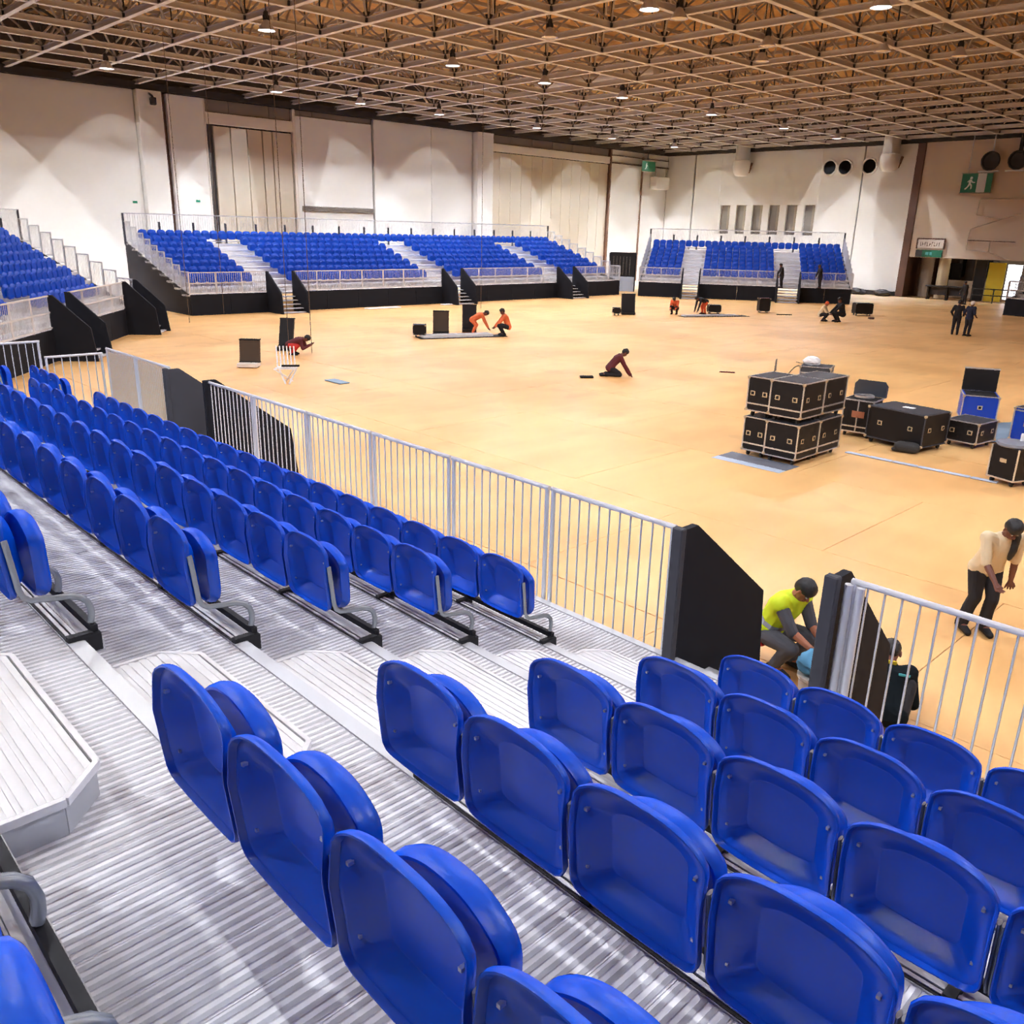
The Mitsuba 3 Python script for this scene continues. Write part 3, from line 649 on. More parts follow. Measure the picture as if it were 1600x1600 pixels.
    for s in sides:
        P = (lambda a, d, z, w=(wedge if s > 1 else 0.0): P0(a + w * max(0, d), d, z))
        bm, r = MB(), MB()
        for k in range(0, rows + 1):
            da, de, zz = (0.05, d0, ZW) if k == 0 else (d0 + TIER_D * (k - 1), d0 + TIER_D * k, tz(k))
            r.bar(P(s, da, zz + 1.08), P(s, de, zz + 1.08), 0.045, 0.045); r.bar(P(s, da, zz + 0.08), P(s, de, zz + 0.08), 0.04, 0.04)
            r.bar(P(s, da + 0.02, zz), P(s, da + 0.02, zz + 1.08), 0.045, 0.045); r.bar(P(s, de - 0.03, zz), P(s, de - 0.03, zz + 1.08), 0.045, 0.045)
            for d in np.arange(da + 0.11, de, 0.11): bm.bar(P(s, d, zz + 0.08), P(s, d, zz + 1.08), 0.016, 0.016)
        sr = put('side_rail', r, 'm_galv_dull', t); put('infill_bars', bm, 'm_galv_dull', sr, kind='stuff')
        pl = [(0.05, 0), (db, 0), (db, tz(rows) + 0.1), (d0, tz(1) - 0.05), (0.05, ZW)]
        put('side_cladding', MB().prism(pl, lambda d, z: P(s - 0.03, d, z), lambda d, z: P(s + 0.03, d, z)), 'm_black_panel', t)
    P = P0
    # seats
    rot = math.atan2(n[1], n[0]) - PI / 2
    for k in range(1, rows + 1):
        c = 0
        bl = [(blocks[0][0], blocks[-1][1])] if (k == rows and top_cont) else blocks
        dk = d0 + TIER_D * (k - 1); bl = [(q0, q1 + (wedge * (dk - 0.3) if q1 == blocks[-1][1] else 0)) for q0, q1 in bl]
        for s0, s1 in bl:
            m_ = int((s1 - s0 + 0.02) / PITCH); off = (s1 - s0 - m_ * PITCH) / 2
            for i in range(m_):
                c += 1; M = Mx(P(s0 + off + PITCH * (i + 0.5), d0 + TIER_D * (k - 1), tz(k)), rot)
                if single(k, c) and NSEAT[0] < 300:
                    NSEAT[0] += 1; q = key_of('stadium_seat'); scene[q] = {**LOW_S, 'to_world': T4(M)}
                    labels[q] = {'label': seat_label(k, c), 'category': 'seat'}
                else: rest.append(M)
    return P
def nth(c): return ORD[c] if c < len(ORD) else f'number {c}'
ROWU = {1: 'front', 2: 'second', 3: 'third', 4: 'fourth', 5: 'fifth', 6: 'sixth', 7: 'seventh', 8: 'top'}
nc = np.array([0.605, 0.795]); nc /= np.linalg.norm(nc); uc = np.array([-nc[1], nc[0]])
LC = 12.8; Oc = np.array([-35.5, 12.8]) - uc * (LC - 1.4)
far_stand('corner_grandstand', 'corner grandstand of blue seats with black stair sides at the left edge', Oc, uc, nc, LC, [(0.3, 4.1), (5.8, 11.2)], [(4.2, 5.6), (LC - 1.4, LC)],
          lambda k, c: f'blue seat, corner stand at left, {ROWU[k]} row, {nth(c)} from its left end', lambda k, c: k <= 6, wedge=1.1, proj=1.25, aisles=[(4.2, 5.6)], top_cont=False)
far_stand('long_grandstand', 'long grandstand of blue seats in front of the left wall', (-41.3, 18.0), (0, 1), (1, 0), 32.5,
          [(0.3, 4.0), (5.8, 15.5), (17.4, 25.6), (27.6, 32.2)], [(4.1, 5.6), (15.7, 17.2), (25.8, 27.4)],
          lambda k, c: f'blue seat, long stand at the left wall, {ROWU[k]} row, {nth(c)} from its left end', lambda k, c: True)
af = math.radians(32.8)
far_stand('distant_grandstand', 'small distant grandstand of blue seats in front of the far wall', (-39.7, 50.7), (math.cos(af), math.sin(af)), (math.sin(af), -math.cos(af)), 14.6,
          [(0.2, 3.0), (4.4, 9.5), (11.2, 14.4)], [(3.1, 4.3), (9.6, 11.1)], lambda k, c: '', lambda k, c: False, left_rail=True)
far_stand('right_grandstand', 'end of another grandstand with a black foot at the right edge', (-18.1, 60.0), (math.cos(-0.28), math.sin(-0.28)), (math.sin(-0.28), -math.cos(-0.28)), 6.0,
          [(0.5, 5.5)], [], lambda k, c: '', lambda k, c: False, rows=5)
V, F = LOW; ms = np.array(rest)
vv = (np.einsum('kij,nj->kni', ms[:, :3, :3], V) + ms[:, None, :3, 3]).reshape(-1, 3)
fF = (F[None] + (np.arange(len(ms)) * len(V))[:, None, None]).reshape(-1, 3)
k = put('stadium_seat_rows', (vv, fF), 'm_blue_far', smooth=50)
labels[k] = {'label': 'rows of more blue seats on the long stand and the distant stands', 'category': 'seats', 'kind': 'stuff'}
# ------------------------------------------------------------------ flight cases and other kit on the floor
def flight_case(name, label, loc, rz, w, d, h, m='m_case', lines=(0.26,), wheels=True, latch_faces='fr', top='m_case_top', open_lid=0, cat='case', group=None, trim='m_trim', lw=0.028, nl=2):
    """w along x, d along y, origin at the middle of the foot"""
    t = thing(name, label, cat, group); M = Mx(loc, rz); z0 = 0.11 if wheels else 0.0
    X, Y = w / 2, d / 2
    put('body', CB((-X + 0.006, -Y + 0.006, z0), (X - 0.006, Y - 0.006, h - 0.004), 0.006), m, t, M=M)
    if not open_lid: put('top_panel', CB((-X + 0.03, -Y + 0.03, h - 0.006), (X - 0.03, Y - 0.03, h + 0.002), 0.003), top, t, M=M)
    else: put('well', CB((-X + 0.04, -Y + 0.04, h - 0.02), (X - 0.04, Y - 0.04, h - 0.001), 0.003), 'm_black', t, M=M)
    for sx in (-1, 1):
        for sy in (-1, 1): put('edge', CB((sx * X - lw / 2, sy * Y - lw / 2, z0), (sx * X + lw / 2, sy * Y + lw / 2, h), 0.006), trim, t, M=M)
    for z in (z0 + lw / 2, h - lw / 2):
        for s in (-1, 1):
            put('edge', CB((-X, s * Y - lw / 2, z - lw / 2), (X, s * Y + lw / 2, z + lw / 2), 0.006), trim, t, M=M)
            put('edge', CB((s * X - lw / 2, -Y, z - lw / 2), (s * X + lw / 2, Y, z + lw / 2), 0.006), trim, t, M=M)
    for f in lines:
        z = z0 + (h - z0) * f
        put('seam', MB().box((-X - 0.006, -Y - 0.006, z - 0.016), (X + 0.006, Y + 0.006, z + 0.016)), trim, t, M=M)
    for sx in (-1, 1):
        for sy in (-1, 1):
            for z in (z0 + 0.03, h - 0.03): put('corner', CB((sx * X - 0.032, sy * Y - 0.032, z - 0.032), (sx * X + 0.032, sy * Y + 0.032, z + 0.032), 0.018), 'm_latch', t, M=M)
    if wheels:
        for sx in (-1, 1):
            for sy in (-1, 1):
                put('wheel', MB().tube([(sx * (X - 0.1) - 0.018, sy * (Y - 0.1), 0.05), (sx * (X - 0.1) + 0.018, sy * (Y - 0.1), 0.05)], 0.05, 12), 'm_rubber', t, M=M)
                put('fork', B((sx * (X - 0.1) - 0.03, sy * (Y - 0.1) - 0.03, 0.085), (sx * (X - 0.1) + 0.03, sy * (Y - 0.1) + 0.03, z0)), 'm_trim', t, M=M)
    zl = z0 + (h - z0) * 0.52
    for c in latch_faces:
        for s in ([-0.27, 0.27] if nl == 2 else [0]):
            if c in 'fb':
                yy = -Y if c == 'f' else Y
                lo, hi = (s * w - 0.055, min(yy, yy - 0.012 if c == 'f' else yy), zl - 0.05), (s * w + 0.055, max(yy, yy + 0.012 if c == 'b' else yy), zl + 0.05)
            else:
                xx = X if c == 'r' else -X
                lo, hi = (min(xx, xx - 0.012 if c == 'l' else xx), s * d - 0.055, zl - 0.05), (max(xx, xx + 0.012 if c == 'r' else xx), s * d + 0.055, zl + 0.05)
            lo, hi = np.array(lo), np.array(hi)
            lt = put('latch', CB(lo, hi, 0.008), 'm_latch', t, M=M)
            mid, hs = (lo + hi) / 2, (hi - lo) / 2; k = np.array([0.55, 0.55, 0.6]); k[np.argmin(hs)] = 1.5
            put('dish', CB(mid - hs * k, mid + hs * k, 0.004), 'm_case', lt, M=M)
    if open_lid:
        a = 0.25
        lid = MB().cbox((-X, Y - 0.02, h), (X, Y + 0.06, h + open_lid), 0.012)
        put('lid', lid, 'm_case', t, M=M)
        put('lid_edge', MB().box((-X - 0.008, Y - 0.028, h + open_lid - 0.02), (X + 0.008, Y + 0.068, h + open_lid + 0.01)), trim, t, M=M)
    return t
# the stack by the middle of the floor
for (x, y, w, d, n) in ((-8.155, 15.72, 0.69, 0.86, 'front corner'), (-8.155, 16.63, 0.69, 0.92, 'right rear'), (-8.78, 15.78, 0.5, 0.9, 'left')):
    for lev in (0, 1):
        flight_case('flight_case', f'black flight case with metal edges, {n} of the big stack, {"upper" if lev else "lower"} level', (x, y, 0.006 + 0.82 * lev), 0, w, d, 0.815, lines=(0.22,), latch_faces='fr')
flight_case('flight_case', 'dark blue flight case with a pale band, standing behind the big black stack', (-10.1, 20.3, 0), 0.35, 0.72, 0.62, 1.28, 'm_case_top', lines=(0.86, 0.80), latch_faces='fr', lw=0.022)
def blob(pts_r, res=0.03, it=6):
    m = None
    for seq in pts_r:
        for (a, ra), (b, rb) in zip(seq[:-1], seq[1:]):
            q = m3.Manifold.hull_points(np.vstack([SPH * ra + np.array(a), SPH * rb + np.array(b)])); m = q if m is None else m + q
    m = m.refine_to_length(res).to_mesh(); tm = trimesh.Trimesh(np.array(m.vert_properties)[:, :3], np.array(m.tri_verts), process=True)
    trimesh.smoothing.filter_taubin(tm, iterations=it)
    return np.array(tm.vertices), np.array(tm.faces)
SPH = np.array(trimesh.creation.icosphere(subdivisions=1).vertices)
def crumple(center, size, seed, n=2, amp=0.3, flat=True):
    s = trimesh.creation.icosphere(subdivisions=n + 1); v = np.array(s.vertices)
    o = seed * 7.3
    nz = np.array([meshkit.fbm(v * 2.2 + o), meshkit.fbm(v * 2.2 + o + 20), meshkit.fbm(v * 2.2 + o + 40)]).T
    v = v * (1 + amp * (nz - 0.5) * 2)
    v = v * np.array(size) / 2 + np.array(center)
    if flat: v[:, 2] = np.maximum(v[:, 2], center[2] - size[2] * 0.32)
    return v, np.array(s.faces)
solo('plastic_bag', crumple((-10.22, 20.22, 1.28 + 0.09), (0.42, 0.36, 0.27), 3), 'm_white', 'crumpled white bag lying on the case behind the black stack', 'bag', smooth=40)
t = thing('cable_case', 'open black case with round coiled cable on top and tilted dark lid', 'case'); M = Mx((-8.3, 19.15, 0), 0.1)
put('body', CB((-0.33, -0.3, 0.1), (0.33, 0.3, 0.86), 0.01), 'm_case', t, M=M)
for sx in (-1, 0, 1): put('edge', CB((sx * 0.33 - 0.016, -0.316, 0.1), (sx * 0.33 + 0.016, -0.286, 0.86), 0.005), 'm_trim', t, M=M)
for z in (0.12, 0.24, 0.84): put('band', MB().box((-0.345, -0.315, z - 0.016), (0.345, 0.315, z + 0.016)), 'm_trim', t, M=M)
put('coil', MB().tube([(0.2 * math.cos(a) , 0.2 * math.sin(a), 0.89 + 0.012 * a / 6) for a in np.linspace(0, 14, 60)], 0.02, 6), 'm_trim', t, smooth=40, M=M)
put('lid', MB().prism([(-0.36, 0), (0.36, 0), (0.36, 0.26), (0.28, 0.36), (-0.28, 0.36), (-0.36, 0.26)], lambda a, b: (a, 0.33 - 0.0, 0.86 + b), lambda a, b: (a, 0.43 + 0.12 * b, 0.84 + b)), 'm_case_top', t, M=M)
for sx in (-1, 1):
    for sy in (-1, 1): put('wheel', MB().tube([(sx * 0.25 - 0.018, sy * 0.22, 0.05), (sx * 0.25 + 0.018, sy * 0.22, 0.05)], 0.05, 12), 'm_rubber', t, M=M)
put('sticker', B((-0.12, -0.322, 0.45), (0.16, -0.318, 0.6)), 'm_skin', t, M=M)
flight_case('equipment_trunk', 'long black equipment trunk with pale lid label, right of the cable case', (-7.2, 19.0, 0), -0.16, 1.32, 0.95, 0.82, 'm_case', lines=(), latch_faces='fr', trim='m_grey_panel', nl=2)
solo('paper_label', B((-7.35, 18.95, 0.823), (-7.1, 19.1, 0.83)), 'm_white', 'white paper lying on the long black trunk', 'paper')
solo('kit_bag', blob([[((-7.0, 18.27, 0.12), 0.12), ((-6.72, 18.33, 0.12), 0.12)], [((-7.1, 18.22, 0.05), 0.045), ((-6.95, 18.25, 0.06), 0.05)]], 0.04), 'm_rubber', 'small black bag on the floor in front of the long trunk', 'bag', smooth=True)
flight_case('flight_case', 'low black flight case in front of the blue open case', (-6.28, 20.2, 0), -0.12, 0.72, 0.85, 0.58, lines=(), latch_faces='fr')
flight_case('flight_case', 'blue flight case with its black lid standing open', (-7.1, 23.05, 0), 0.42, 0.78, 0.85, 0.72, 'm_case_blue', lines=(), latch_faces='fr', open_lid=0.56, nl=1)
flight_case('flight_case', 'blue upright case at the right edge beside the grey tarpaulin', (-5.35, 21.25, 0), -0.2, 0.6, 0.6, 0.86, 'm_case_blue', lines=(0.9,), latch_faces='fr', nl=1)
t = thing('round_top_case', 'tall black case with a round grey cloth top, lower right of the cases', 'case'); M = Mx((-4.6, 17.45, 0), -0.35)
put('body', CB((-0.27, -0.25, 0.1), (0.27, 0.25, 0.72), 0.008), 'm_case', t, M=M)
for sx in (-1, 1):
    for sy in (-1, 1):
        put('edge', CB((sx * 0.27 - 0.014, sy * 0.25 - 0.014, 0.1), (sx * 0.27 + 0.014, sy * 0.25 + 0.014, 0.72), 0.005), 'm_trim', t, M=M)
        put('wheel', MB().tube([(sx * 0.2 - 0.018, sy * 0.18, 0.05), (sx * 0.2 + 0.018, sy * 0.18, 0.05)], 0.05, 12), 'm_rubber', t, M=M)
put('foot_band', MB().box((-0.285, -0.265, 0.1), (0.285, 0.265, 0.13)), 'm_trim', t, M=M)
put('handle', CB((-0.07, -0.268, 0.42), (0.07, -0.25, 0.5), 0.008), 'm_latch', t, M=M); put('handle', CB((0.27, -0.05, 0.4), (0.288, 0.05, 0.52), 0.008), 'm_yellow', t, M=M)
put('top', MB().lathe([(0.0, 0.80), (0.26, 0.80), (0.31, 0.785), (0.32, 0.74), (0.30, 0.715), (0.0, 0.715)], n=28), 'm_ramp', t, smooth=40, M=M)
solo('spray_can', MB().lathe([(0, 0.14), (0.03, 0.14), (0.035, 0.12), (0.035, 0.0), (0, 0.0)], (-4.55, 17.6, 0.801), 12), 'm_white', 'small white can on the round grey case top', 'can', smooth=40)
def tarp():
    s = trimesh.creation.grid() if hasattr(trimesh.creation, 'grid') else None
    n = 34; u, v = np.meshgrid(np.linspace(-1, 1, n), np.linspace(-1, 1, n)); p = np.c_[u.ravel(), v.ravel(), np.zeros(n * n)]
    a = np.arctan2(p[:, 1], p[:, 0]); r = np.hypot(p[:, 0], p[:, 1]); k = np.maximum(np.abs(p[:, 0]), np.abs(p[:, 1])) / np.maximum(r, 1e-6)
    rr = k * r; w = 1 + 0.16 * np.sin(3 * a + 1) + 0.10 * np.sin(5 * a)
    x, y = rr * w * np.cos(a) * 0.62, rr * w * np.sin(a) * 1.55
    z = 0.02 + 0.16 * np.clip(meshkit.fbm(np.c_[x * 3, y * 3, x * 0] + 5) - 0.35, 0, 1) * (1 - rr ** 4)
    top = np.c_[x - 6.0, y + 22.3, z + 0.012]; bot = top - [0, 0, 0.01]
    f = []
    for i in range(n - 1):
        for j in range(n - 1):
            a0 = i * n + j; f.append([a0, a0 + 1, a0 + n + 1]); f.append([a0, a0 + n + 1, a0 + n])
    f = np.array(f); return np.vstack([top, bot]), np.vstack([f, f[:, ::-1] + n * n])
solo('tarpaulin', tarp(), 'm_tarp', 'grey-blue crumpled tarpaulin on the floor between the blue cases', 'tarpaulin', smooth=True)
t = thing('cable_strip', 'pale metal cable strip along the floor from the big stack to the right', 'cable cover')
for i in range(6): put('section', CB((-7.7 + 0.5 * i, 17.22, 0.0), (-7.22 + 0.5 * i, 17.36, 0.018), 0.008), 'm_strip', t)
t = thing('floor_sheet', 'grey ribbed sheet under the big black stack, sticking out in front', 'sheet')
for i in range(6): put('board', CB((-9.3 + 0.02, 14.62 + 0.13 * i, 0), (-7.75, 14.74 + 0.13 * i, 0.005), 0.002), 'm_ramp' if i > 1 else 'm_strip', t)
def cable(name, label, pts, r=0.012, m='m_cable'):
    from scipy.interpolate import make_interp_spline
    p = np.array(pts, float); q = make_interp_spline(np.linspace(0, 1, len(p)), p, k=min(3, len(p) - 1))(np.linspace(0, 1, 40)); solo(name, MB().tube(q, r, 6), m, label, 'cable', smooth=50)
cable('floor_cable', 'dark cable curving over the floor behind the stack of black cases', [(-9.0, 16.28, 1.66), (-9.15, 16.5, 1.3), (-9.6, 17.4, 0.02), (-12.0, 22.5, 0.02), (-13.5, 27.0, 0.02), (-15.2, 28.9, 0.02)])
cable('floor_cable', 'dark cable loop leading from the case with the white bag', [(-10.35, 20.0, 1.2), (-10.8, 20.1, 0.9), (-11.3, 20.9, 0.02), (-11.0, 22.5, 0.02)])
for i, (px_, py_) in enumerate(((-41.0, 19.5), (-27.5, 15.4), (-26.8, 15.9), (-37.0, 33.0), (-11.5, 45.0), (-38.2, 16.5))):
    solo('hanging_cable', MB().tube([(px_, py_, 0.02), (px_, py_, ZC)], 0.011, 5), 'm_cable', 'thin cable hanging from the roof, ' + ['over the left end of the long stand', 'left of the dark reddish worker', 'right of the dark reddish worker',
         'in front of the middle of the long stand', 'over the open floor at right', 'beside the corner stand'][i], 'cable')
# speakers and lit-open cases further off
def monitor(label, loc, rz, w, h, d=0.28, tilt=0.15, base=True, m='m_case_brown', cat='case'):
    t = thing('open_case', label, cat); M = Mx(loc, rz)
    put('lid', MB().prism([(0, 0.14), (d * 0.5, 0.14), (d * 0.5 + h * tilt, h), (h * tilt, h)], lambda a, b: (-w / 2, a, b), lambda a, b: (w / 2, a, b)), m, t, M=M)
    put('frame', MB().prism([(-0.012, 0.13), (d * 0.5 + 0.01, 0.13), (d * 0.5 + 0.01, 0.17), (-0.012, 0.17)], lambda a, b: (-w / 2 - 0.012, a, b), lambda a, b: (w / 2 + 0.012, a, b)).box((-w / 2 - 0.012, h * tilt - 0.01, h - 0.03), (w / 2 + 0.012, h * tilt + d * 0.5 + 0.01, h + 0.01)), 'm_black', t, M=M)
    if base: put('base', CB((-w / 2, -0.32, 0.02), (w / 2, d * 0.5, 0.14), 0.01), 'm_offwhite' if base == 2 else 'm_black', t, M=M)
    for sx in (-1, 1): put('foot', B((sx * w * 0.42 - 0.03, -0.25, 0), (sx * w * 0.42 + 0.03, 0.1, 0.03)), 'm_black', t, M=M)
    return t
RV = math.atan2(0.69, 0.68) - 0.0
monitor('brown fronted box on a white base, at the left of the floor near the fence', (-25.3, 12.75, 0), 0.80, 0.62, 0.84, base=2)
monitor('dark open case lid leaning behind the dark reddish worker at left', (-28.1, 15.6, 0), 0.80, 0.5, 1.08, tilt=0.4, m='m_case')
monitor('brown open case with lid up, behind the left end of the white beam', (-28.55, 23.2, 0), 0.85, 0.66, 1.0, m='m_case_brown')
flight_case('flight_case', 'low dark case in front of the brown open case by the white beam', (-28.6, 22.1, 0), 0.85, 0.5, 0.45, 0.52, 'm_case', lines=(), latch_faces='', trim='m_black')
monitor('black open case lid behind the orange shirted workers', (-28.9, 25.1, 0), 0.85, 0.62, 1.15, m='m_case')
monitor('black open case alone on the middle of the far floor', (-30.6, 38.3, 0), 0.8, 0.75, 1.1, m='m_case')
flight_case('flight_case', 'small dark box at the left foot of the lone far black case', (-30.6, 37.3, 0), 0.8, 0.4, 0.35, 0.42, 'm_case', lines=(), latch_faces='', trim='m_black')
flight_case('flight_case', 'small black case with reddish top edge in front of the far stand', (-27.1, 46.7, 0), 0.8, 0.62, 0.5, 0.85, 'm_case', lines=(), latch_faces='', trim='m_black', top='m_darkred')
flight_case('flight_case', 'black case right of the dark far worker, near the far stand end', (-22.9, 50.7, 0), 0.8, 1.0, 0.6, 0.72, 'm_case', lines=(), latch_faces='', trim='m_black')
flight_case('flight_case', 'small black case beside the bending far worker in orange', (-28.3, 43.3, 0), 0.8, 0.7, 0.5, 0.5, 'm_case', lines=(), latch_faces='', trim='m_black')
def floor_beam(label, a, b, w=0.5, h=0.12):
    a, b = np.array(a), np.array(b); u = (b - a) / np.linalg.norm(b - a); v = np.array([-u[1], u[0]])
    t = thing('floor_frame', label, 'frame'); L = np.linalg.norm(b - a)
    for s in (-w / 2, w / 2): put('rail', MB().bar((*(a + v * s), h / 2), (*(b + v * s), h / 2), 0.08, h), 'm_white', t)
    for i in range(7): put('crossbar', MB().bar((*(a + u * L * i / 6 - v * w / 2), h / 2), (*(a + u * L * i / 6 + v * w / 2), h / 2), 0.06, h * 0.8), 'm_white', t)
    put('underlay', MB().bar((*(a - u * 0.2 - v * 0.1), 0.008), (*(b + u * 0.6 - v * 0.1), 0.008), w + 0.3, 0.014), 'm_black', t)
floor_beam('long white frame lying on the floor beside the orange shirted workers', (-28.3, 22.0), (-27.3, 24.9))
floor_beam('dark and white frame on the floor by the bending far worker', (-28.2, 40.2), (-26.8, 43.3), 0.4, 0.08)
# white folding rack near the fence
t = thing('folding_rack', 'white lattice folding chair frame standing on the floor at left', 'rack'); M = Mx((-22.0, 12.2, 0), 0.85)
bars = MB()
for i in range(6): put('slat', MB().bar((-0.3 + 0.1 * i, 0.25, 0.35), (-0.34 + 0.1 * i, 0.38, 1.0), 0.035, 0.03), 'm_white', t, M=M)
for i in range(4): put('slat', MB().bar((-0.32, 0.25 - 0.13 * i, 0.42), (0.28, 0.25 - 0.13 * i, 0.42), 0.04, 0.025), 'm_white', t, M=M)
for a, b in (((-0.3, -0.2), (0.1, 0.3)), ((0.25, -0.2), (-0.1, 0.3)), ((-0.3, 0.3), (0.0, -0.2)), ((0.25, 0.3), (0.1, -0.2))): put('leg', MB().bar((a[0], a[1], 0.42), (b[0], b[1], 0.0), 0.035, 0.035), 'm_white', t, M=M)
put('arm', MB().bar((-0.1, -0.1, 0.5), (0.4, -0.15, 0.52), 0.07, 0.05), 'm_black', t, M=M)
solo('white_board', CB((-21.7, 13.25, 0), (-20.9, 13.6, 0.03), 0.01), 'm_tarp', 'small pale board lying behind the white folding rack', 'board')
for i, (x, y, z_, w, d, rz, lab) in enumerate(((-17.45, 20.0, 0.07, 0.42, 0.16, 0.9, 'dark tool lying left of the kneeling worker in dark red'), (-15.4, 24.7, 0.03, 0.5, 0.07, 0.6, 'thin dark offcut on the floor beyond the kneeling worker'),
        (-6.1, 26.6, 0.09, 0.5, 0.3, 0.3, 'small dark heap of cloth on the floor at right'), (-40.2, 28.5, 0.06, 0.5, 2.2, 0.0, 'long white plank on the floor before the long stand'), (-40.3, 33.2, 0.06, 0.4, 0.7, 0.0, 'short white plank before the long stand'),
        (-21.5, 48.9, 0.1, 0.3, 0.2, 0.2, 'small brown bag right of the far black case'), (-25.6, 46.5, 0.04, 0.9, 0.12, 0.9, 'thin dark bar lying right of the small black case'))):
    solo('floor_item', CB((-w / 2, -d / 2, 0), (w / 2, d / 2, z_), 0.02), ['m_black', 'm_darkred', 'm_black', 'm_white', 'm_white', 'm_brown', 'm_black'][i], lab, 'item', M=Mx((x, y, 0), rz))
# below the near stair: bags, bucket, cloth
solo('tool_bag', blob([[((-4.22, 7.42, 0.12), 0.12), ((-4.05, 7.44, 0.12), 0.12)]], 0.04), 'm_black', 'black bag with red straps at the foot of the near stair', 'bag', smooth=True)
k = solo('red_jacket', crumple((-4.12, 7.46, 0.29), (0.5, 0.3, 0.14), 5), 'm_red', 'red jacket lying over the black bag by the near stair', 'jacket', smooth=40)
solo('yellow_cloth', crumple((-3.90, 7.12, 0.035), (0.34, 0.22, 0.1), 9), 'm_yellow', 'yellow cloth on the floor in front of the red jacket', 'cloth', smooth=40)
t = thing('bucket', 'white bucket in front of the worker in the yellow vest', 'bucket'); M = Mx((-3.17, 7.22, 0))
put('body', MB().lathe([(0.0, 0.012), (0.125, 0.012), (0.15, 0.0), (0.17, 0.30), (0.18, 0.30), (0.18, 0.27), (0.16, 0.27)][1:], n=22), 'm_white', t, smooth=40, M=M)
put('lid', MB().lathe([(0.0, 0.315), (0.17, 0.312), (0.185, 0.30), (0.185, 0.28)], n=22), 'm_offwhite', t, smooth=40, M=M)
solo('blue_cloth', crumple((-3.19, 7.27, 0.40), (0.40, 0.44, 0.24), 13, 2, 0.4), 'm_jeans', 'faded blue cloth bundle on the white bucket', 'cloth', smooth=40)
# ------------------------------------------------------------------ people
def hulls(seqs):
    out = []
    for seq in seqs:
        for (a, ra), (b, rb) in zip(seq[:-1], seq[1:]):
            out.append(m3.Manifold.hull_points(np.vstack([SPH * ra + np.array(a), SPH * rb + np.array(b)])))
    return out
def weld(parts, res, it=8):
    m = m3.Manifold.batch_boolean(parts, m3.OpType.Add).refine_to_length(res).to_mesh()
    tm = trimesh.Trimesh(np.array(m.vert_properties)[:, :3], np.array(m.tri_verts), process=True)
    trimesh.smoothing.filter_taubin(tm, iterations=it)
    return np.array(tm.vertices), np.array(tm.faces)
def ik(a, b, l1, l2, hint):
    a, b, hint = np.array(a, float), np.array(b, float), np.array(hint, float); d = b - a; L = np.linalg.norm(d); u = d / L; L = min(L, (l1 + l2) * 0.999)
    x = (l1 * l1 - l2 * l2 + L * L) / (2 * L); h = math.sqrt(max(l1 * l1 - x * x, 1e-6)); hint = hint - u * (hint @ u); hint /= np.linalg.norm(hint) + 1e-9
    return a + u * x + hint * h
